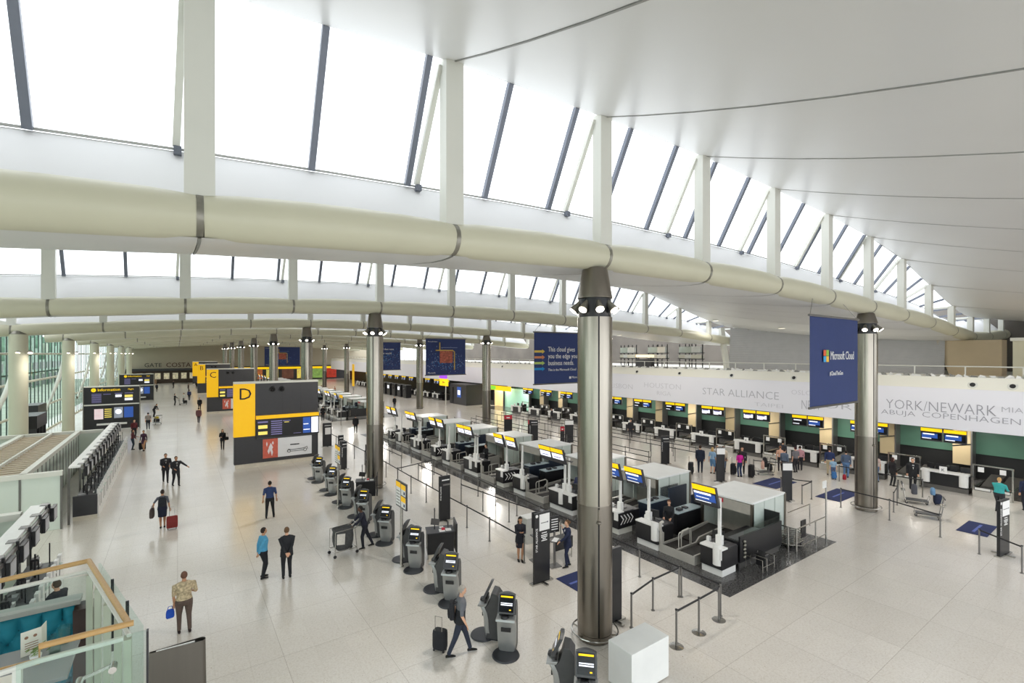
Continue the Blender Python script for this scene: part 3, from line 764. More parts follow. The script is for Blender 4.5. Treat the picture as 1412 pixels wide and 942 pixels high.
def island(ystart, nmod, who, far):
    P = 8.87
    for m in range(nmod):
        y = ystart + P*m; on = ORD[m+1]
        if m == 0:
            place('a', lambda: desk(.85, 'a', 'blue'), 'black corner check-in desk with white wing at the near end of the %s' % who, (X0, y+.4, 0), 'desks of the ' + who)
            e = empty('end_partition', 'long black panel wall closing the near end of the %s' % who, 'partition', (X0+1.1, y-.02, 0), 0)
            MB().box(0, 1.9, 0, .8, .26, 1.0).build('cabinet', BLACK, e, bevel=.01)
            MB().box(.1, 1.9, .05, .5, 1.0, 1.02).build('top', mat('grey_worktop', '#6f7375', .4), e)
            MB().box(.0, 3.0, -.03, .03, .26, 1.2).build('panel', BLACK, e)
            MB().box(2.95, 3.0, .04, .95, .2, 1.5).build('panel', BLACK, e)
            MB().box(.3, 3.0, -.01, .0, 1.2, 1.42).build('glass_screen', GRAIL, e)
            MB().box(.05, 2.9, .03, .08, 0, .26).build('plinth', POSTG, e)
            mb = MB()
            for q in range(5): mb.ball((.25+.02*(q % 2), -.06, 1.0-q*.14), .07, .05, .06, 8, 6)
            mb.build('rolled_cable', COLLAR, e, True)
        else:
            lit = 'white'
            place('w', lambda: desk(1.75, 'wide', 'white'), 'wide black desk with twin white-lit screens, %s in the %s' % (ORD[m], who), (X0, ystart - .3 + P*m, 0), 'desks of the ' + who)
        place('b1', lambda: belts('', (0, 0, 0)), 'twin baggage belts beside the %s desk of module %s, %s' % ('corner' if m == 0 else 'wide twin-screen', on, who), (X0+.1, y+1.87, 0), 'belts of the ' + who)
        place('c1' if m == 0 else 'c1b', lambda: canopy('', (0, 0, 0), m != 1), 'white-roofed baggage canopy, %s from the near end of the %s' % (ORD[2*m+1], who), (X0+3.15, y+1.75, 0), 'canopies of the ' + who)
        place('b' if not far and m == 0 else 'bw', lambda: desk(1.1, 'b', 'blue' if not far and m == 0 else 'white') , 'single desk with curved white wing after the %s belts, %s' % (ORD[2*m+1], who), (X0, y+3.25, 0), 'desks of the ' + who)
        place('p', lambda: partition('', (0, 0, 0)), 'dark cabinet and screen panels behind the %s winged desk, %s' % (on, who), (X0+1.85, y+3.4, 0), 'partitions of the ' + who)
        place('ch' if far or m else 'ch0', lambda: desk(.8, 'chev', 'white' if far or m else 'blue'), 'black desk with white chevron arrows on its side, %s in the %s' % (on, who), (X0, y+5.15, 0), 'chevron desks of the ' + who)
        place('p2', lambda: partition('', (0, 0, 0), None, NAVY, 1.5), 'navy cabinet behind the %s chevron desk, %s' % (on, who), (X0+1.9, y+5.0, 0), 'partitions of the ' + who)
        place('b1', lambda: belts('', (0, 0, 0)), 'twin baggage belts beyond the %s chevron desk, %s' % (on, who), (X0+.1, y+6.6, 0), 'belts of the ' + who)
        place('c2', lambda: canopy('', (0, 0, 0), False), 'white-roofed baggage canopy, %s from the near end of the %s' % (ORD[2*m+2], who), (X0+3.15, y+6.35, 0), 'canopies of the ' + who)
island(9.5, 4, 'nearest check-in island', False)
island(58.0, 4, 'second check-in island', True)
island(105.0, 3, 'third check-in island', True)

# luggage-tray bay with rails at the end of the island
b = empty('tray_bay_railing', 'steel railing around the tray carrier at the near end of the island canopy', 'railing', (0, 0, 0))
pts = [(19.7, 10.0), (19.7, 8.95), (22.3, 8.95)]
mb = MB(); mb.tube([(x, y, .98) for x, y in pts], .025, 8); mb.tube([(x, y, .25) for x, y in [(19.75, 10.0), (19.8, 9.2), (20.1, 8.95), (22.3, 8.95)]], .022, 8)
mb.build('rail', CHROME, b, True)
for x, y in ((19.7, 9.95), (19.7, 9.25), (19.72, 8.95), (21.35, 8.95)): MB().cyl((x, y, 0), (x, y, 1.0), .03, n=10).build('post', CHROME, b, True)
pl = MB().cyl((22.3, 8.95, 0), (22.3, 8.95, 2.45), .035, n=10).build('tall_post', CHROME, b, True)
MB().box(21.95, 22.28, 8.93, 8.96, 2.2, 2.5).build('small_sign', WLAM, pl)
mb = MB(); mb.tube([(21.5, 10.1, .98), (23.5, 10.1, .98)], .02, 6); mb.build('rail', CHROME, b, True)
MB().cyl((23.5, 10.1, 0), (23.5, 10.1, 1.0), .025, n=10).build('post', CHROME, b, True)
t = empty('tray_stack', 'stack of nested steel luggage trays on a low wheeled base inside the railing', 'trays', (20.6, 9.55, 0))
for i in range(6): MB().tube([(-.45, -.28, .16+i*.07), (.4, -.28, .16+i*.07), (.48, 0, .18+i*.07), (.4, .28, .16+i*.07), (-.45, .28, .16+i*.07), (-.52, 0, .15+i*.07)], .022, 6, closed=True).build('tray_rim', CHROME, t, True)
MB().box(-.4, .4, -.25, .25, .08, .14).build('base', DKGREY, t)
MB().box(.2, .6, -.3, -.26, .3, 1.0).build('back_plate', BLACK, t)
for sx in (-.35, .35):
    for sy in (-.2, .2): MB().cyl((sx, sy-.02, .05), (sx, sy+.02, .05), .05, n=10).build('wheel', BLACK, t)
# box on castors beside the corner desk
s = empty('wheeled_case', 'small black wheeled case on a rack in front of the corner desk side', 'case', (17.4, 9.1, 0))
MB().box(-.12, .2, -.2, .15, .12, .55).build('case', BLACK, s, bevel=.03)
mb = MB()
for sx in (-.5, -.2, .3): mb.tube([(sx, -.3, 0.02), (sx, -.3, .5), (sx, .3, .5), (sx, .3, .02)], .018, 6)
mb.tube([(-.5, -.3, .25), (.3, -.3, .25)], .015, 6)
mb.build('rack_frame', CHROME, s, True)

# ------------------------------------------------------------------ rear desk row below the fascia
RX = 35.7; RP = 3.83
def rear_desk():
    d = empty('rear_check_in_desk', '', 'check-in desk', (0, 0, 0), 0, 'rear desks')
    MB().box(.2, .9, -1.0, 1.0, 0, .28).build('plinth', POSTG, d)
    MB().box(.05, .95, -.95, .95, .28, .95).build('cabinet', BLACK, d, bevel=.01)
    MB().box(-.05, .4, -1.04, 1.04, 1.0, 1.11).build('white_counter', WLAM, d, bevel=.01)
    for yy in (-.82, .82):
        n = 10; pr = [(.1 + .18*math.cos(t), yy + .2*math.sin(t)) for t in [math.pi*.5 + math.pi*i/n for i in range(n+1)]]
        MB().prism(pr, .38, 1.13, 'z').build('curved_wing', WLAM, d, True)
    MB().box(-.08, -.05, -.15, .18, 1.0, 1.4).build('number_sign', TEXTW, d)
    text('K', (-.085, .02, 1.2), FNX, .22, TEXTK, d)
    MB().box(.42, 1.5, -1.0, 1.0, .9, .95).build('worktop', CHAR, d)
    for i, yy in enumerate((-.75, -.25, .35, .8)): monitor(d, .75 + .15*(i % 2), yy, .95, R(25 - 17*i))
    MB().box(1.1, 1.6, -.3, .2, .1, 1.25).build('chair_back', BLACK, d, bevel=.04)
    return d
def rear_belt():
    b = empty('rear_baggage_belt', '', 'baggage belt', (0, 0, 0), 0, 'rear belts')
    MB().box(-.12, .0, -.74, .74, 0, .35).build('front_panel', PSTEEL, b)
    for s in (-.37, .37):
        MB().box(.0, 1.2, s-.3, s+.3, .1, .36).build('weighing_belt', RUBBER, b)
        MB().prism([(1.2, .1), (3.6, .1), (3.6, .7), (1.2, .38)], s-.3, s+.3, 'y').build('belt', RUBBER, b)
        MB().box(-.03, .02, s-.3, s+.3, .38, .5).build('display_strip', WLAM, b)
    for s in (-.77, -.035, .7): MB().box(0, 3.4, s, s+.08, 0, .5).build('side_frame', CHROME, b)
    f = MB(); f.box(.1, .18, -.8, -.73, 0, 1.75); f.box(.1, .18, .73, .8, 0, 1.75); f.box(.1, .18, -.8, .8, 1.68, 1.75)
    f.build('gate_frame', CHROME, b)
    for s in (-.4, .45): MB().box(.06, .1, s-.12, s+.12, 1.36, 1.62).build('gate_sign', TEXTW, b)
    return b
def hung_pair(lit):
    h = empty('hanging_display_pair', '', 'display', (0, 0, 0), 0, 'displays over the rear desks')
    for s in (-.55, .55):
        ho = MB().box(-.06, .06, s-.52, s+.52, 2.42, 3.2).build('display_housing', CHAR, h)
        MB().quad((-.065, s+.51, 3.0), (-.065, s-.51, 3.0), (-.065, s-.51, 3.2), (-.065, s+.51, 3.2)).build('yellow_header', YELLIT, ho)
        L = lit if s > 0 or lit != 'red' else 'blue'
        m = {'blue': SBLUE, 'white': SWHITE, 'red': SDARK}[L]
        MB().quad((-.065, s+.48, 2.5), (-.065, s-.48, 2.5), (-.065, s-.48, 2.94), (-.065, s+.48, 2.94)).build('lit_screen', SDARK, ho)
        MB().quad((-.068, s+.46, 2.6), (-.068, s-.30, 2.6), (-.068, s-.30, 2.88), (-.068, s+.46, 2.88)).build('lit_panel', m, ho)
        MB().quad((-.071, s+.4, 2.80), (-.071, s-.15, 2.80), (-.071, s-.15, 2.88), (-.071, s+.4, 2.88)).build('text_bar', SWHITE if L != 'white' else SPURP, ho)
        MB().quad((-.071, s+.44, 2.55), (-.071, s-.0, 2.55), (-.071, s-.0, 2.60), (-.071, s+.44, 2.60)).build('text_bar', SWHITE, ho)
    mb = MB(); mb.box(-.02, .02, -.05, .05, 3.1, 3.3); mb.build('hanger', CHAR, h)
    return h
rd = rear_desk(); rb = rear_belt(); prd = {c: hung_pair(c) for c in ('blue', 'white', 'red')}
litseq = ['blue', 'blue', 'red', 'white', 'white', 'red', 'red', 'red', 'white', 'red', 'red', 'red', 'red', 'red']
first = {}
def put(key, o, label, loc):
    if key not in first: first[key] = 1; o['label'] = label; o.location = loc; return o
    return dup(o, label, loc)
for k in range(0, 12):
    y = 8.3 + RP*k; on = ORD[k+1]
    put('d', rd, 'black and white rear desk under the fascia, %s from the right' % on, (RX, y, 0))
    c = litseq[k] if k < len(litseq) else 'red'
    put('h' + c, prd[c], 'pair of yellow-topped hanging screens over the %s rear desk from the right' % on, (38.25, y+.62, 0))
for k in range(-1, 12):
    y = 6.35 + RP*k
    put('b', rb, 'twin belts with a steel sign gate in the rear row, %s from the right' % ORD[k+2], (RX+.1, y, 0))
PIL = mat('beige_pillar_cladding', '#b7a582', .5, 0, .05, 1.0)
for k in range(-1, 14):
    y = 8.5 + RP*k
    pp = empty('wall_pillar', 'beige wall pillar between green glass panels, %s from the right' % ORD[k+2], 'pillar', (40.2, y, 0), 0, 'beige pillars of the rear row'); pp['kind'] = 'thing'
    MB().box(0, .8, -.42, .42, 0.9, 3.28).build('cladding', PIL, pp)
    MB().bar((-.02, -.42, 2.2), (-.02, .42, 2.0), .02, .06).build('slanted_dark_strip', BLACK, pp)  # slanted dark line across the pillar front
    MB().box(-.02, .8, -.5, -.42, 0, 3.28).build('edge_frame', POSTG, pp)
# far part of the rear row (behind the second island)
for k in range(0, 12):
    y = 74 + RP*k
    dup(rd, 'distant rear desk in the far row past the kiosk booth, %s from its near end' % ORD[k+1], (RX, y, 0), None, 'far rear desks')
    dup(prd['red'], 'distant hanging screens in the far row, %s from its near end' % ORD[k+1], (38.25, y+.62, 0), None, 'far displays')
# booth, screens and yellow signs between the two rear rows
bo = empty('service_booth', 'dark grey booth with a lit blue poster between the rear desk rows', 'booth', (37.0, 65.5, 0))
MB().box(-1.5, 1.5, -2.6, 2.6, 0, 3.1).build('shell', CHAR, bo)
MB().box(-1.53, -1.5, -1.0, .2, 1.1, 2.7).build('lit_poster', SBLUE, bo)
MB().box(-1.55, -1.53, -.8, 0, 1.5, 2.2).build('poster_text', SWHITE, bo)
MB().box(-1.6, -1.5, 1.5, 2.5, .2, 2.6).build('door_panel', BLACK, bo)
ys = empty('wayfinding_sign', 'yellow hanging sign with a violet screen above it near the dark booth', 'sign', (33.5, 66.5, 0))
MB().box(-.05, .05, -1.6, 1.2, 2.9, 4.0).build('yellow_panel', YELLIT, ys)
MB().box(-.06, .06, -1.2, 1.2, 4.0, 5.3).build('violet_screen', mat('lit_violet_screen', '#8a3cd0', .4, 0, 0, emit=.8), ys)
MB().box(-.05, .05, -.9, -.8, 0, 2.9).build('post', POSTW, ys)
MB().prism([(-.55, 3.4), (-.1, 3.4), (-.1, 3.25), (.15, 3.45), (-.1, 3.65), (-.1, 3.5), (-.55, 3.5)], -.06, -.05, 'x').build('arrow_mark', TEXTK, ys)
y2 = empty('wayfinding_sign', 'long yellow and green hanging sign over the lit doorway', 'sign', (38.25, 58.5, 0))
MB().box(-.05, .05, -3.4, 2.2, 2.5, 3.15).build('yellow_panel', YELLIT, y2)
MB().box(-.07, .06, .4, 1.8, 2.55, 3.1).build('green_panel', mat('lit_green_sign', '#7ed040', .4, 0, 0, emit=.6), y2)
MB().box(-.03, .03, -.1, 0, 3.1, 3.3).build('hanger', CHAR, y2)
dw = empty('lit_doorway', 'warm cream lit doorway opening under the long yellow sign', 'doorway', (39.5, 60, 0))
MB().box(0, .1, -1.2, 1.2, 0, 2.5).build('lit_opening', mat('lit_cream_doorway', '#f0d79a', .5, 0, .05, emit=.5), dw)
MB().box(-.1, .1, -1.4, -1.2, 0, 2.6).build('jamb', CHAR, dw); MB().box(-.1, .1, 1.2, 1.4, 0, 2.6).build('jamb', CHAR, dw)
pg = empty('pale_green_screen', 'pale green lit glass screen right of the lit doorway', 'glass screen', (39.7, 55.8, 0))
MB().box(0, .08, -3.0, 3.0, 0, 2.8).build('glass_panel', mat('lit_pale_green', '#a8d8c4', .3, 0, .05, emit=.25), pg)
MB().box(-.05, .1, -3.05, -2.95, 0, 2.85).build('frame', POSTG, pg)
# black standing machines in the far corner
for i in range(5):
    bm = empty('black_machine', 'tall black machine in the far cluster, %s from its right' % ORD[i+1], 'machine', (33.2, 80+i*2.6, 0), 0, 'far black machines')
    MB().box(-.5, .5, -.8, .8, .1, 2.3).build('cabinet', BLACK, bm, bevel=.05)
    MB().box(-.54, -.5, -.4, .4, 1.3, 1.9).build('screen', SWHITE if i % 2 else SDARK, bm)
    MB().box(-.4, .4, -.7, .7, 0, .1).build('plinth', POSTG, bm)

# ------------------------------------------------------------------ lettered sign walls
def sign_wall(letter, y, label):
    s = empty('sign_wall', label, 'sign wall', (3.1, y, 0), 0, 'lettered sign walls')
    MB().box(.02, 5.4, 0, .5, .28, 5.75).build('board', CHAR, s)
    MB().box(.1, 5.3, .05, .45, 0, .28).build('plinth', mat('pale_stone_plinth', '#d2cabb', .4), s)
    MB().box(0, 1.28, -.03, .53, 2.15, 5.75).build('yellow_panel', YELL, s)
    MB().box(0, 5.42, -.02, .52, 5.75, 5.88).build('top_cap', POSTW, s)
    text(letter, (.68, -.035, 5.02), FNY, 1.12, TEXTK, s)
    MB().box(1.32, 5.42, -.16, 0, 3.28, 3.52).build('yellow_stripe', YELL, s)
    sc = MB().box(1.32, 5.42, -.16, 0, 1.98, 3.28).build('screen_bank', BLACK, s)
    def q(x0, x1, z0, z1, m, nm='lit_screen', d=-.165): MB().box(x0, x1, d-.004, d, z0, z1).build(nm, m, sc)
    q(1.42, 2.05, 3.02, 3.12, SPURP); q(1.45, 2.02, 2.62, 2.86, SYEL); q(1.45, 2.02, 2.2, 2.42, SYEL)
    for i in range(7): q(2.25, 2.95, 2.15+i*.15, 2.22+i*.15, SPURP, 'flight_row')
    q(3.0, 3.5, 3.05, 3.1, SPURP, 'flight_row'); q(3.1, 3.4, 2.95, 2.99, SYEL, 'flight_row'); q(3.7, 4.2, 2.12, 2.15, SPURP, 'flight_row')
    q(4.33, 4.85, 2.08, 3.2, SBLUE); q(4.9, 5.36, 2.08, 3.2, SWHITE)
    q(4.36, 4.8, 2.3, 2.36, SWHITE, 'flight_row', -.17); q(4.36, 4.7, 2.7, 2.76, SWHITE, 'flight_row', -.17)
    MB().box(1.36, 5.36, -.12, -.02, 1.92, 1.98).build('speaker_strip', DKGREY, s)
    po = MB().box(1.75, 4.95, -.03, 0, .52, 1.86).build('poster_panel', mat('poster_white', '#dfe0e4', .4, 0, 0), s)
    MB().box(1.75, 2.7, -.036, -.03, .52, 1.86).build('red_poster', mat('poster_coral', '#c9604e', .5, 0, .1), po)
    mb = MB()
    for (x, z, a, b) in ((2.25, 1.25, .14, .3), (2.32, .9, .07, .25), (2.12, 1.0, .08, .2), (2.38, 1.55, .06, .12), (2.0, 1.5, .05, .16)):
        mb.lathe([(.01, -b), (a, 0), (.01, b)], 8, (x, -.038, z), sy=.05)
    mb.build('poster_figure', mat('poster_pale', '#e6dfe4', .5, 0, 0), po)
    mb = MB(); mb.tube([(3.3, -.04, .86), (3.38, -.04, 1.0), (3.6, -.04, .95), (4.4, -.04, .98), (4.62, -.04, 1.08), (4.66, -.04, .9)], .02, 6)
    for x in (3.42, 4.5): mb.tube([(x+.1*math.cos(a), -.04, .86+.1*math.sin(a)) for a in [2*math.pi*i/10 for i in range(10)]], .018, 5, closed=True)
    mb.bar((3.5, -.04, .84), (4.4, -.04, .84), .02, .03); mb.box(3.5, 4.1, -.042, -.036, 1.28, 1.35)
    mb.build('poster_car_drawing', TEXTK, po)
    for x in (2.35, 2.95):
        c = MB().cyl((x, -.02, 5.35), (x, -.16, 5.3), .17, .17, 16).build('camera_dome', BLACK, s, True)
        MB().ball((x, -.18, 5.28), .08).build('lens', SDARK, c, True)
    for x in (3.0, 4.2): MB().box(x, x+.015, -.006, 0, 3.55, 5.74).build('panel_joint', BLACK, s)
    return s
sw = sign_wall('D', 37.2, 'large dark sign wall with yellow panel lettered D')
for L, y in (('C', 73.5), ('B', 109.6), ('A', 145.6)):
    sign_wall(L, y, 'dark sign wall with yellow panel lettered %s, behind the nearer letter walls' % L)
for i, (x, y) in enumerate(((25.0, 84.0), (14.6, 53.5))):
    f = empty('flag_sign', 'small yellow zone sign on a pole %s' % ('beyond the second island' if i == 0 else 'at the near end of the second island'), 'sign', (x, y, 0))
    if i == 1: f['label'] = 'slim yellow zone sign on a pole between the two nearer islands'
    MB().box(-.05, .05, -.5, .5, 3.0 if i else 2.2, 6.0 if i == 0 else 3.3).build('yellow_panel', YELL, f)
    MB().box(-.03, .03, -.03, .03, 0, 3.0).build('post', POSTG, f)

# information boards
def info_board(y, label):
    s = empty('information_board', label, 'information board', (-7.7, y, 0), 0, 'information boards')
    MB().box(0, 4.4, 0, .5, .1, 4.4).build('board', BLACK, s)
    MB().box(-.02, 4.42, -.03, .53, 4.4, 4.5).build('top_cap', POSTW, s)
    MB().box(-.04, 4.44, -.04, .0, 2.55, 2.68).build('divider', POSTW, s)
    MB().box(-.08, .0, -.04, .54, 0, 4.5).build('side_frame', COLLAR, s); MB().box(4.4, 4.48, -.04, .54, 0, 4.5).build('side_frame', COLLAR, s)
    MB().cyl((.75, -.02, 4.12), (.75, -.05, 4.12), .19, n=20).build('yellow_disc', YELLIT, s, True)
    text('i', (.75, -.055, 4.12), FNY, .3, TEXTK, s)
    text('Information', (1.95, -.02, 4.12), FNY, .38, YELLIT, s)
    text('Flight', (3.7, -.02, 4.12), FNY, .22, YELLIT, s)
    def q(x0, x1, z0, z1, m, nm='lit_screen'): MB().box(x0, x1, -.03, -.0, z0, z1).build(nm, m, s)
    for i in range(8): q(.6, 1.35, 2.85+i*.12, 2.9+i*.12, SPURP, 'flight_row')
    q(1.5, 2.1, 3.65, 3.7, SPURP, 'flight_row'); q(2.4, 3.0, 3.7, 3.76, SPURP, 'flight_row'); q(3.2, 3.9, 3.7, 3.76, SPURP, 'flight_row')
    q(2.45, 2.95, 3.35, 3.6, SWHITE); q(3.2, 3.85, 3.3, 3.55, SYEL); q(3.2, 3.85, 2.98, 3.22, SWHITE)
    q(.8, 1.5, 1.15, 2.2, mat('lit_pink_poster', '#d9c4c8', .4, 0, .1, 3.0, emit=.5)); q(2.35, 3.05, 1.2, 2.3, mat('lit_grey_poster', '#8d93a0', .4, 0, .2, 3.0, emit=.4)); q(3.15, 3.9, 1.2, 2.3, SBLUE)
    for i in range(5): q(1.6, 2.15, 1.3+i*.2, 1.38+i*.2, SYEL, 'flight_row')
    MB().cyl((2.7, -.03, 1.85), (2.7, -.034, 1.85), .26, n=18).build('white_badge', SWHITE, s, True)
    MB().box(1.0, 3.4, -.2, -.0, .55, .72).build('shelf', WLAM, s)
    return s
info_board(63.8, 'black information board with yellow heading beside the glass wall, nearer one')
info_board(100, 'black information board with yellow heading beside the glass wall, farther one')
# ------------------------------------------------------------------ self-service kiosks
def kiosk(label, loc, rz, group):
    k = empty('self_service_kiosk', label, 'kiosk', loc, rz, group)
    back = [(-.08, .03), (.30, .03), (.32, .4), (.30, 1.12), (.20, 1.26), (.06, 1.29), (-.02, 1.0), (-.12, .86), (-.13, .55), (-.08, .28)]
    MB().prism(back, -.23, .23, 'x').build('body', DKGREY, k, bevel=.012)
    fr = [(-.11, .04), (-.155, .3), (-.165, .55), (-.20, .74), (-.27, .88), (-.30, .93)]
    rings = []
    for i, (y, z) in enumerate(fr):
        hw = .22 + .03 * math.sin(i / 5 * math.pi)
        rings.append([(-hw, y + .05, z), (-hw * .75, y, z), (0, y - .015, z), (hw * .75, y, z), (hw, y + .05, z), (hw, y + .14, z), (-hw, y + .14, z)])
    MB().loft(rings).build('front_panel', SILV, k, True)
    MB().prism([(-.33, .90), (-.10, .90), (-.06, .98), (-.31, .96)], -.25, .25, 'x').build('shelf', SILV, k, bevel=.01)
    rd = MB(); rd.cyl((-.03, -.22, .965), (-.03, -.22, 1.02), .10, .085, 16); rd.cyl((-.03, -.22, 1.02), (-.03, -.22, 1.025), .06, .06, 12)
    rd.box(-.19, .19, -.14, -.09, .97, 1.10)
    rd.build('card_reader', BLACK, k, True)
    MB().box(-.13, .13, -.225, -.15, .60, .70).build('ticket_slot', BLACK, k)
    hs = MB(); n = 8
    top = [(-.22 + .44 * i / n, 1.47 + .05 * math.sin(math.pi * i / n)) for i in range(n + 1)]
    ou = [(-.22, 1.06), ] + top + [(.22, 1.06)]
    def P(x, z, d): t = (z - 1.06) / .42; return (x, -.22 + .20 * t + d, z)
    a = [P(x, z, 0) for x, z in ou]; b = [P(x, z, .075) for x, z in ou]
    m = len(a); hs.add(a + b, [tuple(range(m)), tuple(reversed(range(m, 2*m)))] + [(i, m+i, m+(i+1) % m, (i+1) % m) for i in range(m)])
    h = hs.build('screen_housing', DKGREY, k)
    def face(x0, x1, z0, z1, mm, nm, d): MB().add([P(x0, z0, d), P(x1, z0, d), P(x1, z1, d), P(x0, z1, d)], [(0, 1, 2, 3)]).build(nm, mm, h)
    face(-.19, .19, 1.10, 1.47, SDARK, 'screen', -.004)
    face(-.16, .16, 1.41, 1.445, YELLIT, 'yellow_bar', -.006)
    face(-.15, .16, 1.28, 1.30, SWHITE, 'white_bar', -.006); face(-.15, .16, 1.24, 1.265, SWHITE, 'white_bar', -.006)
    face(.08, .13, 1.14, 1.165, YELLIT, 'yellow_button', -.006)
    b = MB().cyl((0, -.22, 0), (0, -.22, .035), .36, .34, 28); b.box(-.22, .22, -.1, .3, 0, .035)
    b.build('base_plate', KBASE, k, True)
    return k
SILV = mat('silver_grey_plastic', '#a6a8a8', .32, .5, .04, 6.0)
KBASE = mat('dark_base_plate', '#3c3d42', .4, .3, .05, 6.0)
kp = None
ky = [7.45, 10.42, 13.55, 16.35, 19.33, 22.2, 24.96, 27.67, 30.77]
for i, y in enumerate(ky):
    for side in (0, 1):
        lab = 'silver kiosk %s in the %s pair from the camera' % ('facing the far end' if side else 'facing the camera', ORD[i+1])
        loc = (7.12 if not side else 7.12, y if not side else y + .80, 0)
        rz = R(-45) if not side else R(-135)
        if kp is None: kp = kiosk(lab, loc, rz, 'self-service kiosks')
        else: dup(kp, lab, loc, rz)

# ------------------------------------------------------------------ post signs beside the kiosks
for i, (x, y) in enumerate(((6.74, 16.74), (6.78, 25.36))):
    s = empty('kiosk_sign_post', 'two-panel yellow and white sign on a steel post, %s' % ('nearer the camera' if i == 0 else 'farther down the kiosk row'), 'sign post', (x, y, 0), 0)
    MB().cyl((0, 0, 0), (0, 0, 2.2), .055, n=12).build('post', CHROME, s, True)
    MB().cyl((0, 0, 0), (0, 0, .02), .08, n=16).build('base', CHROME, s, True)
    bd = MB().box(-.03, .03, -.48, .48, 2.15, 3.1).build('board', CHAR, s)
    MB().box(-.036, -.03, .03, .45, 2.2, 3.06).build('white_panel', TEXTW, bd)
    MB().box(-.042, -.036, .03, .45, 2.88, 3.06).build('yellow_heading', YELL, bd)
    for z in (2.2, 2.64):
        MB().box(-.036, -.03, -.45, -.03, z, z+.4).build('white_panel', TEXTW, bd)
        MB().box(-.042, -.036, -.45, -.03, z+.22, z+.4).build('yellow_heading', YELL, bd)
        MB().box(-.042, -.036, -.38, -.28, z+.06, z+.16).build('blue_mark', MATB, bd)
    for j in range(5): MB().box(-.042, -.036, .08, .4, 2.28+j*.11, 2.31+j*.11).build('text_line', POSTG, bd)

# ------------------------------------------------------------------ service desks in the kiosk row
for i, (x, y) in enumerate(((8.35, 16.75), (8.35, 25.6))):
    d = empty('service_desk', 'small black service desk with papers and a scanner arm, %s' % ('behind the fourth kiosk pair' if i == 0 else 'behind the seventh kiosk pair'), 'desk', (x, y, 0), R(-20))
    MB().box(-.55, .45, -.35, .35, .22, 1.0).build('cabinet', BLACK, d, bevel=.01)
    MB().box(-.5, .4, -.3, .3, 0, .22).build('plinth', mat('pale_stone_plinth', '#d2cabb'), d)
    MB().box(-.58, .48, -.38, .38, 1.0, 1.03).build('top', CHAR, d)
    MB().box(.5, .56, -.5, .3, .25, 1.35).build('side_screen', BLACK, d)
    mb = MB(); mb.tube([(-.25, .05, 1.03), (-.25, .05, 1.85)], .018, 6); mb.box(-.27, -.23, -.02, .12, 1.75, 1.78)
    mb.add([(-.42, -.12, 1.28), (-.1, -.12, 1.22), (-.05, .0, 1.42), (-.38, .0, 1.48)], [(0, 1, 2, 3), (3, 2, 1, 0)])
    mb.build('laptop_stand', BLACK, d)
    mb = MB(); mb.box(-.1, .12, -.3, -.05, 1.03, 1.06); mb.box(.15, .36, -.25, 0, 1.03, 1.05); mb.box(-.05, .1, .1, .25, 1.03, 1.05)
    mb.build('papers', TEXTW, d)
    MB().box(.0, .12, -.2, -.1, 1.06, 1.13).build('red_box', RED, d); MB().box(.25, .3, .1, .15, 1.03, 1.25).build('scanner', DKGREY, d)

# ------------------------------------------------------------------ free-standing black totems
def totem(label, loc, w, h, kind, rz=0):
    t = empty('sign_totem', label, 'sign totem', loc, rz)
    MB().box(-w/2, w/2, -.05, .05, .05, h).build('slab', BLACK, t, bevel=.006)
    b = MB(); b.box(-w/2-.12, w/2+.12, -.1, .1, 0, .05); b.box(-.05, .05, -.34, .34, 0, .05)
    b.build('foot', CHROME, t)
    f = -.053
    if kind == 'alliance':
        text('STAR ALLIANCE', (-w/2+.09, f, h*.62), (R(90), R(-90), 0), w*.17, TEXTW, t)
        MB().cyl((-w/2+.09, f+.002, h-.1), (-w/2+.09, f-.003, h-.1), .055, n=14).build('emblem', TEXTW, t, True)
        MB().box(-w/2+.2, w/2-.02, f-.006, f, h-.62, h-.06).build('notice_sheet', TEXTW, t)
        MB().box(-w/2+.26, w/2-.14, f-.008, f-.006, h-.37, h-.345).build('text_line', POSTG, t)
        MB().box(w/2-.13, w/2-.09, f-.008, f-.006, h-.38, h-.33).build('badge', MATB, t)
        for j, (q, z) in enumerate(((.12, .70), (.15, .78), (.14, .84), (.08, .90), (.13, .96))):
            MB().box(.08-q*w*1.4, .08+q*w*1.4, f-.003, f, h-z-.02, h-z+.012).build('text_line', TEXTW, t)
    elif kind == 'plain': pass
    elif kind == 'red':
        MB().box(-w/2, w/2, f-.004, f, h-.4, h-.02).build('red_panel', RED, t)
        MB().box(-w*.2, w*.2, f-.008, f-.004, h-.3, h-.2).build('white_mark', TEXTW, t)
    elif kind == 'white':
        MB().box(-w/2, w/2, f-.004, f, h-.42, h-.05).build('white_panel', TEXTW, t)
    elif kind == 'qr':
        MB().box(-w*.25, w*.38, f-.004, f, h*.52, h*.80).build('white_panel', TEXTW, t)
        MB().box(-w*.3, w*.4, f-.004, f, h*.88, h*.90).build('text_line', TEXTW, t)
    else:
        text('STAR ALLIANCE', (-w/2+.07, f, h*.62), (R(90), R(-90), 0), .09, TEXTW, t)
        MB().box(-w*.28, w*.4, f-.003, f, h-.22, h-.17).build('text_line', TEXTW, t)
        MB().box(-w*.22, w*.45, f-.05, f, h-.44, h-.36).build('leaflet_tray', POSTG, t)
    return t
totem('tall black totem with a white notice sheet between the two women in navy', (10.19, 12.85, 0), .66, 2.4, 'alliance')
totem('black slab totem right behind the front steel column', (10.45, 9.75, 0), .5, 2.15, 'plain')
totem('black totem with leaflet tray standing in the queue lanes', (10.24, 20.2, 0), .56, 2.1, 'tray')
totem('black totem with white square notice near the letter D wall', (10.3, 41.9, 0), .72, 2.0, 'qr')
totem('wide black totem with white notice at the right edge of the picture', (26.26, 4.35, 0), .85, 2.15, 'alliance', R(-8))
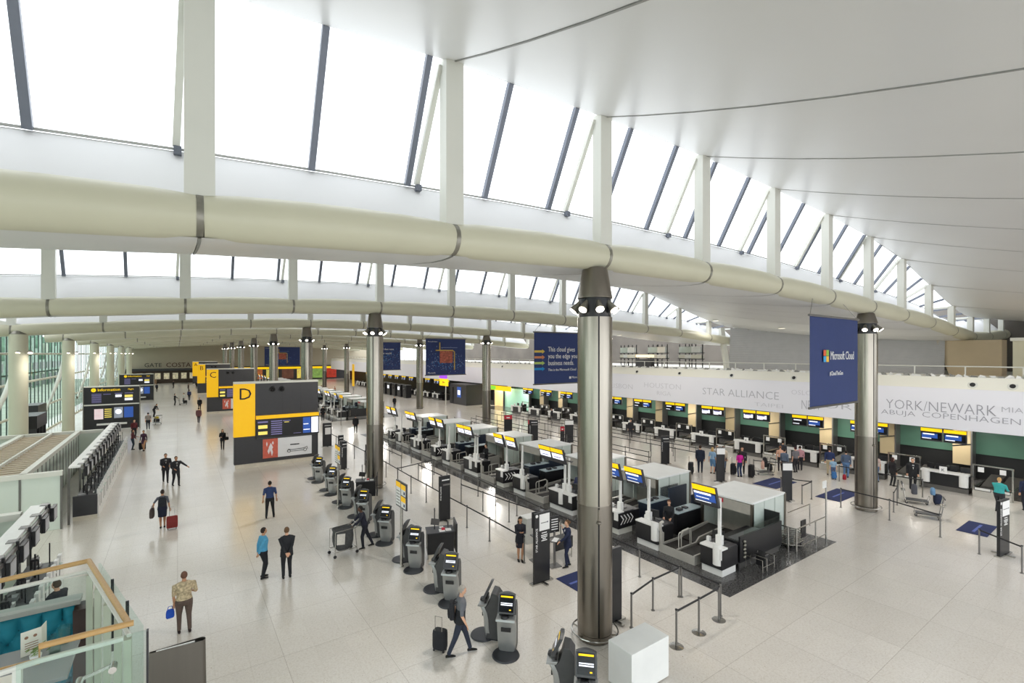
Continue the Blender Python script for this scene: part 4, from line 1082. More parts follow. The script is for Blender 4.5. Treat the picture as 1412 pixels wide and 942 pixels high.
totem('slim black totem beside the navy mat before the island end', (26.5, 12.5, 0), .5, 2.05, 'white', R(-35))
totem('slim black totem in front of the luggage group', (27.15, 16.7, 0), .5, 2.1, 'white', R(-35))
totem('slim black totem at the end of the long queue lanes', (28.27, 21.6, 0), .6, 2.0, 'tray', R(-30))
totem('black totem with dark red top above the island canopies', (25.3, 36.9, 0), .75, 2.1, 'red', R(-30))
totem('black totem with dark plain face left of the front column', (25.15, 32.8, 0), .75, 2.1, 'tray', R(-30))
totem('black totem with white header left of the front column', (28.15, 31.6, 0), .75, 2.0, 'white', R(-30))
totem('small red-topped totem between two dark totems', (26.35, 34.9, 0), .4, 1.8, 'red', R(-30))
totem('small red-topped totem just right of the dark plain totem', (27.45, 31.7, 0), .35, 1.5, 'red', R(-30))
for i, (x, y) in enumerate(((9.7, 35.6), (10.2, 31.0), (9.2, 33.0))):
    totem('narrow rounded black totem in the lanes beside the second column, %s' % ('farthest', 'nearest the column', 'middle one')[i], (x, y, 0), .38, 1.9, 'tray')
# two black notice stands and small gate desk near the women in navy
for i, (x, y) in enumerate(((11.1, 14.3), (11.35, 13.55))):
    n = empty('notice_stand', 'black notice board on a grey stand behind the tall totem, %s' % ('left one' if i == 0 else 'right one'), 'notice stand', (x, y, 0), R(-8))
    MB().box(-.2, .2, -.02, .02, 1.25, 1.85).build('board', BLACK, n); MB().box(-.03, .03, -.03, .03, 0, 1.3).build('post', POSTG, n)
    MB().box(-.22, .22, -.18, .18, 0, .03).build('foot', POSTG, n)
    for j in range(5): MB().box(-.14, .14, -.024, -.02, 1.35+j*.09, 1.38+j*.09).build('text_line', TEXTW, n)
    MB().box(-.22, .22, -.16, .1, .95, 1.0).build('tray', POSTG, n)
g = empty('gate_podium', 'pale grey podium box beside the queue line near the woman in a skirt', 'podium', (12.0, 15.9, 0))
MB().box(-.3, .3, -.2, .2, .0, 1.05).build('cabinet', mat('pale_grey_laminate', '#b9bab6', .4), g, bevel=.01); MB().box(-.34, .34, -.24, .24, 1.05, 1.09).build('top', WLAM, g)
MB().box(.05, .3, -.22, -.2, .1, .9).build('door', POSTG, g)
tb = empty('folding_table', 'low black folding table behind the tall totem', 'table', (12.0, 13.95, 0))
MB().box(-.45, .45, -.2, .2, .78, .82).build('top', BLACK, tb); MB().box(-.42, .42, -.22, -.2, .42, .78).build('front_cloth', BLACK, tb)
for sx in (-.4, .4):
    for sy in (-.17, .17): MB().box(sx-.015, sx+.015, sy-.015, sy+.015, 0, .78).build('leg', CHROME, tb)

# ------------------------------------------------------------------ mats
def fmat(label, pts):
    o = MB().prism(pts, .006, .018, 'z').build('floor_mat', MATB)
    cx = sum(p[0] for p in pts)/4; cy = sum(p[1] for p in pts)/4
    t = tag(o, label, 'mat')
    mb = MB().box(cx-.7, cx+.7, cy-.05, cy+.05, .0182, .0186); mb.build('faint_text', mat('mat_text', '#5b6bb0', .9, 0, 0), o)
fmat('navy mat behind the front steel column', [(10.75, 11.6), (12.4, 11.6), (12.4, 12.75), (10.75, 12.75)])
fmat('navy mat beyond the island canopy', [(28.3, 13.95), (30.8, 13.95), (30.8, 15.35), (28.3, 15.35)])
fmat('navy mat left of the column with the cloud banner', [(28.55, 10.8), (31.3, 10.8), (31.3, 12.0), (28.55, 12.0)])
fmat('navy mat at the right beside the wide totem', [(28.2, 5.15), (30.3, 5.2), (30.3, 6.15), (28.2, 6.15)])

# ------------------------------------------------------------------ stanchions
sp = {}
BELTM = mat('black_webbing', '#232226', .6, 0, .05, 9.0)
def stanchion(label, loc, disc, nxt, group, h=.95):
    key = disc
    if key not in sp:
        r = empty('queue_stanchion', label, 'stanchion', (0, 0, 0), 0, group)
        MB().cyl((0, 0, 0), (0, 0, .97), .028, n=8).build('post', POSTG, r, True)
        MB().cyl((0, 0, .97), (0, 0, 1.0), .036, n=8).build('head', BLACK, r, True)
        if disc: MB().lathe([(.19, 0), (.19, .012), (.04, .03)], 18).build('base', CHROME, r, True)
        else: MB().cyl((0, 0, 0), (0, 0, .012), .06, n=10).build('base', POSTG, r, True)
        sp[key] = r; o = r
    else: o = copy_tree(sp[key])
    o['label'] = label; o['group'] = group; o.location = loc
    if nxt is not None:
        global beltmesh
        if beltmesh is None:
            b = MB().box(0, 1, -.012, .012, .915, .965).build('belt', BELTM, o); beltmesh = b
        else:
            b = beltmesh.copy(); COL.objects.link(b); b.parent = o
        dx, dy = nxt[0]-loc[0], nxt[1]-loc[1]
        b.scale = (math.hypot(dx, dy), 1, 1); b.rotation_euler = (0, 0, math.atan2(dy, dx))
        b['_t'] = 1
    return o
beltmesh = None
def copy_post(o):
    return o
def line(pts, desc, group, disc=False):
    for i, p in enumerate(pts):
        nx = pts[i+1] if i+1 < len(pts) else None
        stanchion('belt stanchion, %s in %s' % (ORD[i+1] if i+1 < len(ORD) else 'last', desc), (p[0], p[1], 0), disc, nx, group)
# the prototype post must not carry belts when copied: keep clean prototypes
def proto_post(disc):
    r = stanchion('belt stanchion', (0, 0, 0), disc, None, 'posts'); return r
_copy = copy_tree
def copy_tree(o, parent=None, top=True):
    c = o.copy(); COL.objects.link(c)
    if parent is not None: c.parent = parent
    for ch in o.children:
        if ch.get('_t'): continue
        copy_tree(ch, c, False)
    return c
line([(13.0, 8.05), (11.95, 8.0), (10.9, 7.97)], 'the front row of the queue pen in the foreground', 'stanchions of the front pen', True)
line([(10.6, 9.25), (11.85, 9.5), (13.2, 9.55)], 'the second row of the foreground queue pen', 'stanchions of the front pen')
line([(13.25, 8.15), (13.25, 9.5), (13.25, 11.2), (13.3, 13.1), (13.3, 15.0), (13.3, 16.9), (13.4, 18.8), (13.4, 20.7), (13.5, 22.6), (13.5, 24.5), (13.55, 26.4), (13.6, 28.3), (13.6, 30.2), (13.65, 32.1), (13.7, 34.0), (13.7, 36.0), (13.7, 38.0), (13.7, 40.0), (13.7, 42.0)], 'the long line beside the dark granite', 'stanchions beside the granite')
line([(10.6, 14.4), (10.65, 16.9), (10.65, 18.8), (10.65, 20.9), (10.7, 23.2), (10.7, 25.2), (10.75, 27.3), (10.8, 29.4), (10.8, 31.5), (10.8, 33.6), (10.8, 36.0), (10.8, 38.5), (10.8, 41.0), (10.8, 44.0)], 'the line along the kiosk side of the lanes', 'stanchions on the kiosk side')
line([(12.9, 15.0), (12.9, 16.5), (12.6, 18.3), (12.4, 20.3), (12.2, 22.15)], 'the short middle line before the granite', 'stanchions of the middle line')
line([(12.2, 23.6), (12.2, 25.6), (12.2, 27.6)], 'the middle line past the leaflet totem', 'stanchions of the middle line')
line([(12.3, 30.6), (12.3, 32.8), (12.3, 35.0), (12.3, 37.5)], 'the far middle line', 'stanchions of the middle line')
line([(10.8, 27.45), (13.5, 28.3)], 'the cross link behind the kiosk sign', 'stanchions of the middle line')
line([(12.3, 13.0), (12.4, 11.9)], 'the link behind the woman on the phone', 'stanchions of the middle line')
rows = [(24.4, 20.0, 13), (25.7, 20.8, 12), (27.0, 22.0, 12), (29.6, 19.6, 14), (31.0, 20.8, 13), (32.4, 19.8, 14), (33.6, 21.2, 12)]
for r_, (x, ys_, n) in enumerate(rows):
    line([(x, ys_ + 2.15*i) for i in range(n)], 'the %s lane line of the rear queue counting from the island' % ORD[r_+1], 'stanchions of the rear queue lanes')
line([(26.6, 11.8), (27.9, 11.9), (27.3, 13.2)], 'the short line by the slim totem', 'stanchions near the slim totem')
line([(27.6, 10.4), (27.35, 8.3), (26.6, 6.3)], 'the line passing the banner column', 'stanchions by the banner column')
line([(28.9, 8.6), (30.4, 8.9), (31.9, 9.3)], 'the short line toward the rear desks', 'stanchions by the banner column')
line([(25.6, 4.9), (24.6, 3.6)], 'the link at the wide totem', 'stanchions by the banner column')
line([(30.4, 16.4), (31.4, 14.6)], 'the white-post pair by the luggage group', 'stanchions at the rear desks', True)
line([(33.2, 12.6), (33.0, 10.6), (33.2, 8.6)], 'the posts in front of the rear desks', 'stanchions at the rear desks')

# ------------------------------------------------------------------ banners
def banner(x0, x1, y, z0, z1, label, kind):
    b = empty('hanging_banner', label, 'banner', ((x0+x1)/2, y, z0), 0, 'blue hanging banners')
    w = (x1-x0); h = z1-z0; hw = w/2
    rings = []
    for i in range(9):
        t = i/8; x = -hw + w*t; wv = .02*math.sin(t*7)
        rings.append([(x, -.006+wv, 0), (x, .006+wv, 0), (x, .006+wv, h), (x, -.006+wv, h)])
    MB().loft(rings).build('fabric', BANB, b, True)
    for z in (-.02, h+.02): MB().cyl((-hw-.08, 0, z), (hw+.08, 0, z), .05, n=8).build('batten', POSTG, b, True)
    top = zt((x0+x1)/2) - z0 - .8
    MB().cyl((-hw, 0, h), (-hw*.6, .3, top+.15), .01, n=5).build('cable', POSTG, b); MB().cyl((hw, 0, h), (hw*.6, .3, top+.15), .01, n=5).build('cable', POSTG, b)
    f = -.045
    if kind == 1:
        for (dx, dz, c) in ((0, .26, '#e0613a'), (.26, .26, '#8fbf45'), (0, 0, '#3aa0d8'), (.26, 0, '#f2c23c')):
            MB().box(-1.25+dx, -1.01+dx, f-.004, f, h*.56+dz-.25, h*.56+dz-.01).build('logo_square', mat('logo_' + c[1:], c, .6, 0, 0), b)
        text('Microsoft Cloud', (-.6, f, h*.56), FNY, .52, TEXTW, b, align='LEFT', sx=.7)
        text('#CloudTheGen', (.0, f, h*.56-.75), FNY, .26, TEXTW, b, sx=.8)
    elif kind == 2:
        for i, c in enumerate(('#e3c559', '#d98a5c', '#b9cf6f', '#1e93d6')):
            z = h*.63 - i*.42; m = MB()
            m.box(-hw, -hw+.75, f-.004, f, z-.08, z+.08); m.prism([(-hw+.7, z-.16), (-hw+.95, z), (-hw+.7, z+.16)], f-.004, f, 'y')
            m.build('arrow_mark', mat('arrow_' + c[1:], c, .6, 0, 0), b)
        for i, t in enumerate(('This cloud gives', 'you the edge your', 'business needs.')):
            text(t, (-hw+1.25, f, h*.67-i*.5), FNY, .5, TEXTW, b, align='LEFT', sx=.82)
        text('This is the Microsoft Cloud', (-hw+1.25, f, h*.67-1.5), FNY, .26, TEXTW, b, align='LEFT', sx=.95)
        text('Microsoft', (hw-1.15, f, .4), FNY, .24, TEXTW, b, align='LEFT')
        MB().box(hw-1.4, hw-1.22, f-.004, f, .3, .48).build('logo_square', TEXTW, b)
    else:
        rr = random.Random(5+kind); m = MB(); m2 = MB()
        for i in range(220):
            x = rr.gauss(.1, 1.1); z = rr.gauss(h*.36, h*.17)
            if abs(x) > hw-.1 or not .1 < z < h-.3: continue
            q = rr.uniform(.02, .05); (m if i % 2 else m2).box(x-q, x+q, f-.003, f, z-q, z+q)
        m.build('speckle_print', mat('print_blue', '#3f7fc4', .6, 0, 0), b); m2.build('speckle_print', mat('print_grey', '#7f8fb8', .6, 0, 0), b)
        if kind == 3 or kind == 5:
            MB().box(-.75, .75, f-.006, f-.003, h*.33, h*.66).build('picture_print', mat('print_crowd', '#b0604e', .6, 0, .5, 5.0), b)
            m = MB(); m.tube([(-1.2, f, h*.68), (.75, f, h*.68), (.95, f, h*.64), (.95, f, h*.13)], .06, 6); m.tube([(-.75, f, h*.68), (-.75, f, h*.9)], .06, 6)
            m.build('yellow_line', mat('print_yellow', '#d8b45a', .6, 0, .1), b)
            m = MB(); m.box(-.6, 1.3, f-.003, f, h*.75, h*.765); m.build('text_line', mat('print_grey', '#7f8fb8'), b)
        text('Microsoft', (-hw+.2, f, .22), FNY, .22, TEXTW, b, align='LEFT')
        text('Microsoft Cloud', (-hw+.2, f, h-.3), FNY, .16, TEXTW, b, align='LEFT')
        if kind == 4:
            text('cloud that runs', (.2, f, h*.75), FNY, .36, TEXTW, b); text('your world', (.2, f, h*.6), FNY, .36, TEXTW, b)
banner(20.95, 25.7, 9.0, 5.62, 9.35, 'large blue hanging banner with a four-colour logo beside the right steel column', 1)
banner(20.9, 25.6, 27.2, 5.62, 9.35, 'blue hanging banner with coloured arrows just left of the front column', 2)
banner(20.7, 25.3, 45.0, 5.62, 9.35, 'blue hanging banner with a yellow line around a square picture', 3)
banner(20.6, 25.2, 63.0, 5.62, 9.35, 'blue hanging banner half hidden behind the second steel column', 4)
banner(15.6, 22.8, 117.0, 5.2, 9.3, 'wide blue banner far away above the shops', 5)

# ------------------------------------------------------------------ white box and steel totem in the foreground
wb = empty('white_plinth_box', 'plain white plinth box beside the base of the front column', 'box', (9.06, 7.68, 0))
MB().box(-.66, .66, -.36, .36, .03, 1.0).build('body', WCAN, wb, bevel=.008); MB().box(-.62, .62, -.32, .32, 0, .03).build('skirting', POSTG, wb)
st = empty('steel_wing_sign', 'wing-shaped brushed steel free-standing sign seen from behind, beneath the man in the patterned shirt', 'sign', (0, 12.13, 0), R(-2))
n = 14; outer = []
for i in range(n+1):
    a = -math.pi/2 + math.pi*i/n; outer.append((.40 + .09*math.cos(a), .085*math.sin(a)))
for i in range(n//2+1):
    a = math.pi/2 + math.pi*i/(n//2); outer.append((-.44 + .035*math.cos(a), .03*math.sin(a)))
rings = []
for z, f in ((.04, 1.06), (.8, 1.03), (1.75, 1.0)):
    rings.append([(x*f, y*f, z) for x, y in outer])
MB().loft(rings, caps=False).build('steel_shell', mat('dark_brushed_steel', '#77736d', .32, .9, .08, 4.0, stretch=(1, 1, .1)), st, True)
ins = [(x*.96, y*.8, 1.70) for x, y in outer]
MB().add(ins, [tuple(range(len(ins)))]).build('hollow_core', BLACK, st)
MB().box(-.36, .30, -.02, .02, .1, 1.745).build('light_edge', WLAM, st)
MB().box(-.5, .52, -.14, .14, 0, .04).build('base_plate', STEELD, st)
# ------------------------------------------------------------------ frosted glass cabins on the left
def glass_run(parent, p, q, z0=0.0, z1=2.4, step=1.25, mt=None):
    p = Vector(p + (0,)); q = Vector(q + (0,)); L = (q-p).length; d = (q-p)/L; n = max(1, round(L/step)); w = L/n
    for i in range(n):
        a = p + d*(w*i+.02); b = p + d*(w*(i+1)-.02)
        MB().bar((a.x, a.y, (z0+z1)/2), (b.x, b.y, (z0+z1)/2), .03, z1-z0-.02).build('glass_panel', mt or GFROST, parent)
        e = p + d*(w*(i+1))
        MB().box(e.x-.035, e.x+.035, e.y-.035, e.y+.035, z0, z1).build('mullion', POSTG, parent)
cb = empty('glass_cabin', 'large frosted green glass cabin with a slatted beige roof beside the glass wall', 'cabin', (0, 0, 0))
glass_run(cb, (-10.8, 29.0), (-4.25, 29.0)); glass_run(cb, (-5.5, 29.1), (-5.5, 43.2), step=.9); glass_run(cb, (-10.8, 43.3), (-4.25, 43.3))
for (a, b) in (((-10.8, 29.0), (-4.2, 29.0)), ((-10.8, 43.3), (-4.2, 43.3)), ((-5.5, 29.0), (-5.5, 43.3)), ((-8.2, 29.0), (-8.2, 43.3)), ((-6.8, 29), (-6.8, 43.3))):
    MB().bar((a[0], a[1], 2.5), (b[0], b[1], 2.5), .24 if abs(a[0]+6.8) > .1 else .1, .2).build('top_beam', POSTW, cb)
for i in range(26): MB().box(-8.1, -5.6, 29.4+i*.53, 29.4+i*.53+.16, 2.42, 2.47).build('roof_slat', mat('beige_slat', '#c9b9a2', .5), cb)
MB().box(-10.8, -5.6, 29.2, 43.1, 2.0, 2.05).build('inner_ceiling', mat('brown_inner_ceiling', '#8d7c68', .6), cb)
c2 = empty('glass_cabin', 'frosted green glass cabin wall with white top beam at the lower left', 'cabin', (0, 0, 0))
glass_run(c2, (-10.8, 22.1), (-4.25, 22.1)); glass_run(c2, (-5.5, 12.0), (-5.5, 22.0), step=1.1)
for (a, b) in (((-10.8, 22.1), (-4.2, 22.1)), ((-5.5, 12.0), (-5.5, 22.1))):
    MB().bar((a[0], a[1], 2.5), (b[0], b[1], 2.5), .35, .2).build('top_beam', POSTW, c2)

# ------------------------------------------------------------------ staffed counter rows with monitor rails
def counter_unit():
    u = empty('ticket_counter', '', 'counter', (0, 0, 0), 0)
    MB().box(-.78, 0, -.72, .72, .12, 1.0).build('cabinet', BLACK, u)
    MB().box(0, .06, -.74, .74, 0, 1.0).build('white_front', WLAM, u)
    for q in (-.55, -.05, .45): MB().box(-.02, .07, q-.12, q+.12, .72, 1.32).build('white_fin', WLAM, u)
    for q in (-.30, .20): MB().box(.06, .068, q-.03, q+.03, .45, .98).build('dark_slot', BLACK, u)
    MB().box(-.78, .0, -.74, .74, 1.0, 1.04).build('top', CHAR, u)
    MB().box(-.2, .12, -.3, .3, 1.08, 1.11).build('glass_shelf', GRAIL, u); MB().box(-.02, .02, -.3, -.26, 1.04, 1.08).build('shelf_foot', POSTG, u)
    m = monitor(u, -.5, .15, 1.04, R(170))
    mb = MB(); mb.box(-.4, -.36, -.5, -.46, 1.04, 1.75); mb.box(-.46, -.3, -.58, -.38, 1.55, 1.62); mb.box(-.64, -.60, .3, .34, 1.04, 2.0); mb.box(-.66, -.58, .24, .40, 1.7, 2.0); mb.box(-.25, -.22, .6, .63, 1.04, 1.7); mb.build('device_pole', BLACK, u)
    MB().box(-.7, -.45, -.65, -.4, 1.04, 1.16).build('printer', mat('grey_printer', '#8c8f92', .5), u)
    MB().box(-.35, -.2, .2, .55, 1.04, 1.06).build('keyboard', DKGREY, u)
    MB().box(-.6, -.42, .45, .62, 1.04, 1.14).build('paper_pile', WLAM, u)
    return u
cu = counter_unit(); done = False
for row, (ya, n) in enumerate(((13.1, 6), (30.8, 12))):
    for i in range(n):
        lab = 'white-fronted ticket counter, %s in the row %s' % (ORD[i+1], 'at the lower left by the teal bench' if row == 0 else 'running beside the large glass cabin')
        y = ya + 1.5*i; x = -3.15 - (0 if row == 0 else .012*i)
        if not done: cu['label'] = lab; cu.location = (x, y, 0); cu['group'] = 'ticket counters on the left'; done = True
        else: dup(cu, lab, (x, y, 0), None, 'ticket counters on the left')
e = empty('counter_end_panel', 'dark end panel closing the counter row beside the large glass cabin', 'panel', (-3.55, 30.0, 0))
MB().box(-.45, .42, -.06, .02, .2, 1.15).build('panel', CHAR, e); MB().box(-.45, .42, -.05, .01, 0, .2).build('plinth', mat('pale_stone_plinth', '#d2cabb'), e)
for row, (ya, yb) in enumerate(((12.8, 22.5), (29.3, 46.2))):
    r = empty('monitor_rail', 'white overhead rail of monitors above the counters %s' % ('at the lower left' if row == 0 else 'beside the large glass cabin'), 'monitor rail', (-3.75, ya, 0))
    L = yb - ya
    MB().box(-.30, .10, 0, L, 2.6, 2.68).build('beam', WLAM, r); MB().box(.13, .2, 0, L, 2.5, 2.6).build('edge_lip', POSTG, r)
    y = .35
    while y < L:
        b = MB(); b.box(.16, .22, y-.04, y+.05, 2.15, 2.72); b.box(.2, .30, y+.02, y+.62, 2.10, 2.56)
        m = b.build('monitor', BLACK, r)
        MB().quad((.305, y+.06, 2.14), (.305, y+.58, 2.14), (.305, y+.58, 2.52), (.305, y+.06, 2.52)).build('screen', mat('pale_monitor_back', '#aeb0b6', .4), m)
        MB().box(-.05, .16, y, y+.3, 2.68, 2.70).build('bracket', POSTG, m)
        y += 1.3
    y = .15
    while y < L:
        MB().box(-.36, -.28, y, y+.1, 0, 2.6).build('post', POSTG, r); y += 3.1
    MB().ball((.1, L+.1, 2.5), .09).build('camera_dome', BLACK, r, True)

# ------------------------------------------------------------------ restaurant corner on the platform beside the camera
struct('floor_platform', MB().prism([(-6, 1.7), (-.28, 1.7), (-.28, 3.15), (-.52, 4.55), (-6, 4.55)], 5.15, 5.3, 'z'), mat('dark_timber_floor', '#3a2a24', .4, 0, .2, 5.0))
ben = empty('banquette', 'teal button-tufted velvet banquette inside the balustrade at the lower left', 'banquette', (0, 0, 0))
nx, nz = 240, 56; xa, xb, za, zb = -3.0, -.58, 5.55, 6.08; vs = []
def tuft(x, z):
    best = 9
    for r_ in range(6):
        zz = 5.995 - r_*.08
        for c_ in range(24):
            xx = -.64 - c_*.104 - (r_ % 2)*.052
            best = min(best, math.hypot(x-xx, (z-zz)))
    fold = 0
    s_ = 9
    for c_ in range(24):
        if z > 5.995: s_ = min(s_, abs(x - (-.64 - c_*.104)))
    return min(best, s_*1.6)
for j in range(nz+1):
    for i in range(nx+1):
        x = xa+(xb-xa)*i/nx; z = za+(zb-za)*j/nz; b_ = tuft(x, z)
        u_ = (x+.64)/.052; v_ = (5.995-z)/.08; da = abs((u_+v_)/2-round((u_+v_)/2)); db = abs((u_-v_)/2-round((u_-v_)/2)); d = .026*min(1, b_/.03)**.8 + .026*(min(1, min(da, db)/.3)**.6 if z < 5.995 else min(1, b_/.05)**.6)
        e_ = min(1, (zb-z)/.04)**.5 if z > zb-.04 else 1
        vs.append((x, 4.42-d*e_, z))
mb = MB().add(vs, [(j*(nx+1)+i, j*(nx+1)+i+1, (j+1)*(nx+1)+i+1, (j+1)*(nx+1)+i) for j in range(nz) for i in range(nx)])
mb.box(xa, xb, 4.42, 4.47, za, zb)
mb.build('tufted_back', TEAL, ben, True)
MB().box(xa, xb, 4.08, 4.4, 5.42, 5.58).build('seat', TEAL, ben, bevel=.03)
MB().box(xa, xb, 4.05, 4.4, 5.3, 5.42).build('base', BLACK, ben)
MB().box(xa, xb+.03, 4.40, 4.52, 6.08, 6.11).build('top_ledge', mat('pale_ledge', '#a7a8a2', .4), ben)
MB().box(xb, xb+.12, 4.35, 4.5, 5.3, 6.06).build('end_panel', mat('dark_walnut', '#3b241d', .4, 0, .2, 8.0), ben)
bt = MB()
for r_ in range(6):
    for c_ in range(23):
        bt.ball((-.64 - c_*.104 - (r_ % 2)*.052, 4.412, 5.995-r_*.08), .009, nu=8, nv=5)
bt.build('tuft_button', mat('teal_button', '#0a5563', .7), ben, True)
tab = empty('dining_table', 'grey-topped restaurant table with menus beside the teal banquette', 'table', (0, 0, 0))
MB().box(-2.2, -.50, 3.58, 4.06, 6.0, 6.02).build('table_top', mat('grey_table_top', '#8f9092', .25, 0, .05, 3.0), tab, bevel=.004)
MB().cyl((-1.3, 3.7, 5.31), (-1.3, 3.7, 6.0), .04, n=10).build('pedestal', BLACK, tab, True); MB().cyl((-1.3, 3.7, 5.3), (-1.3, 3.7, 5.32), .25, n=20).build('foot', BLACK, tab, True)
me = empty('menu_card', 'folded cream menu card standing open on the restaurant table', 'menu', (-.69, 3.97, 6.02), R(20))
MB().box(-.10, .03, -.004, .0, 0, .21).build('front_leaf', mat('cream_card', '#ece7dc', .6, 0, .03), me)
MB().bar((.03, 0, .105), (.08, .09, .105), .004, .21).build('back_leaf', mat('cream_card', '#ece7dc'), me)
mb = MB()
for dx in (-.065, -.01): mb.cyl((dx, -.005, .155), (dx, -.006, .155), .013, n=10)
for i in range(4): mb.box(-.075, .01, -.006, -.004, .04+i*.02, .046+i*.02)
mb.build('printed_mark', mat('brown_print', '#9a6f58', .6, 0, 0), me)
me.scale = (.68, .68, .68)
for i, (x, y) in enumerate(((-.57, 4.0), (-.60, 3.90))):
    gsl = empty('drinking_glass', 'small clear drinking glass on the restaurant table, %s' % ('by the menu' if i == 0 else 'near the table corner'), 'glass', (x, y, 6.02))
    MB().lathe([(.026, 0), (.034, .1), (.031, .1), (.024, .006)], 14).build('tumbler', GRAIL, gsl, True)
pl_ = tag(MB().prism([(-.98, 3.62), (-.72, 3.62), (-.72, 3.76), (-.98, 3.76)], 6.021, 6.026, 'z').build('paper_placemat', mat('cream_card', '#ece7dc')), 'white paper placemat lying flat on the restaurant table', 'placemat')
pt = empty('small_plant', 'tiny green herb in a pot on the restaurant table', 'plant', (-.67, 3.83, 6.02))
MB().lathe([(.02, 0), (.028, .05)], 12).build('pot', WLAM, pt, True)
mb = MB(); rr = random.Random(9)
for i in range(26):
    a = rr.uniform(0, 6.28); u = rr.uniform(.01, .045); z = rr.uniform(.05, .10)
    c = Vector((u*math.cos(a), u*math.sin(a), z)); mb.add([c, c+Vector((.015, .006, .006)), c+Vector((.02, 0, .016)), c+Vector((.004, -.008, .01))], [(0, 1, 2, 3)])
mb.build('leaves', mat('herb_green', '#7c9a4a', .6), pt)
bal = empty('balustrade', 'glass balustrade with oak handrail turning the corner at the lower left', 'balustrade', (0, 0, 0))
A0, A1, B1, C1 = (-2.4, 4.02, 6.36), (-.50, 4.36, 6.38), (-.21, 3.22, 6.38), (-.55, 3.22, 6.38)
mb = MB(); mb.tube([(-2.4, 4.20, 6.33), A1], .0155, 10); mb.tube([A1, B1], .0155, 10); mb.tube([(-.19, 3.22, 6.38), C1, (-.55, 3.22, 6.31), (-1.5, 3.22, 6.31)], .0155, 10)
mb.build('oak_handrail', WOOD, bal, True)
mb = MB(); mb.tube([(-2.4, 4.20, 6.26), (-.50, 4.36, 6.31)], .014, 8); mb.tube([(-.5, 4.36, 6.31), (-.21, 3.24, 6.31)], .012, 8); mb.tube([(-.23, 3.20, 6.32), (-.55, 3.20, 6.32), (-1.5, 3.2, 6.24)], .014, 8)
mb.build('white_rail', POSTW, bal, True)
Av = Vector((-.50, 4.36, 0)); Bv = Vector((-.21, 3.22, 0)); dv = (Bv-Av)
FIN = mat('pale_green_fin', '#b5b8a6', .4, 0, .03, 5.0)
for t in (.03, .28, .53, .78, .98):
    c = Av + dv*t
    MB().box(c.x-.016, c.x+.016, c.y-.03, c.y+.03, 4.9, 6.30).build('baluster', FIN, bal)
off = Vector((.055, .012, 0))
MB().bar((Av+off+Vector((0, 0, 5.72))), (Bv+off+Vector((0, 0, 5.72))), .012, 1.25).build('glass_panel', GRAIL, bal)
MB().bar((-.13, 3.17, 5.72), (-.62, 3.17, 5.72), .012, 1.25).build('glass_panel', GRAIL, bal)
MB().bar((-.66, 3.17, 5.66), (-1.6, 3.17, 5.66), .012, 1.2).build('glass_panel', GRAIL, bal)
MB().bar((-.5, 4.42, 5.66), (-2.4, 4.60, 5.66), .012, 1.2).build('glass_panel', GRAIL, bal)
MB().box(-.135, -.125, 3.155, 3.185, 5.1, 6.345).build('dark_glass_edge', BLACK, bal)
for t in (.35, .7):
    c = Av + dv*t + off; MB().box(c.x-.006, c.x+.01, c.y-.004, c.y+.004, 5.9, 6.36).build('dark_glass_edge', BLACK, bal)
for (x, z) in ((-.27, 6.20), (-.40, 6.17), (-.72, 5.99), (-.86, 5.96)):
    mb = MB(); mb.cyl((x, 3.20, z), (x, 3.14, z), .017, n=12); mb.build('glass_clamp', CHROME, bal, True)
MB().bar((-.27, 3.2, 6.20), (-.40, 3.2, 6.17), .01, .015).build('clamp_arm', CHROME, bal); MB().bar((-.72, 3.2, 5.99), (-.86, 3.2, 5.96), .01, .015).build('clamp_arm', CHROME, bal)
MB().box(-.64, -.61, 3.2, 3.24, 5.3, 6.3).build('white_post', POSTW, bal)
# ------------------------------------------------------------------ people
def ik(a, b, l1, l2, pole):
    d = b - a; L = d.length; L = min(L, l1 + l2 - 1e-3); d = d.normalized()
    x = (l1*l1 - l2*l2 + L*L) / (2*L); h = math.sqrt(max(0, l1*l1 - x*x))
    p = pole - d * pole.dot(d); p = p.normalized()
    return a + d*x + p*h
def ell(cx, cy, z, rx, ry, n=16, tw=None):
    return [(cx + rx*math.cos(2*math.pi*i/n), cy + ry*math.sin(2*math.pi*i/n), z) for i in range(n)]
SKIN = {'light': mat('skin_light', '#d8a98c', .55, 0, .05, 8.0), 'mid': mat('skin_mid', '#b98a6a', .55, 0, .05, 8.0), 'dark': mat('skin_dark', '#5a3d2e', .55, 0, .05, 8.0)}
EYE = mat('eye_dark', '#1c1512', .3, 0, 0); LIP = mat('lip_tone', '#9a5a50', .5, 0, 0)
def cloth(c, var=.08): return mat('cloth_' + c[1:], c, .85, 0, var, 14.0)
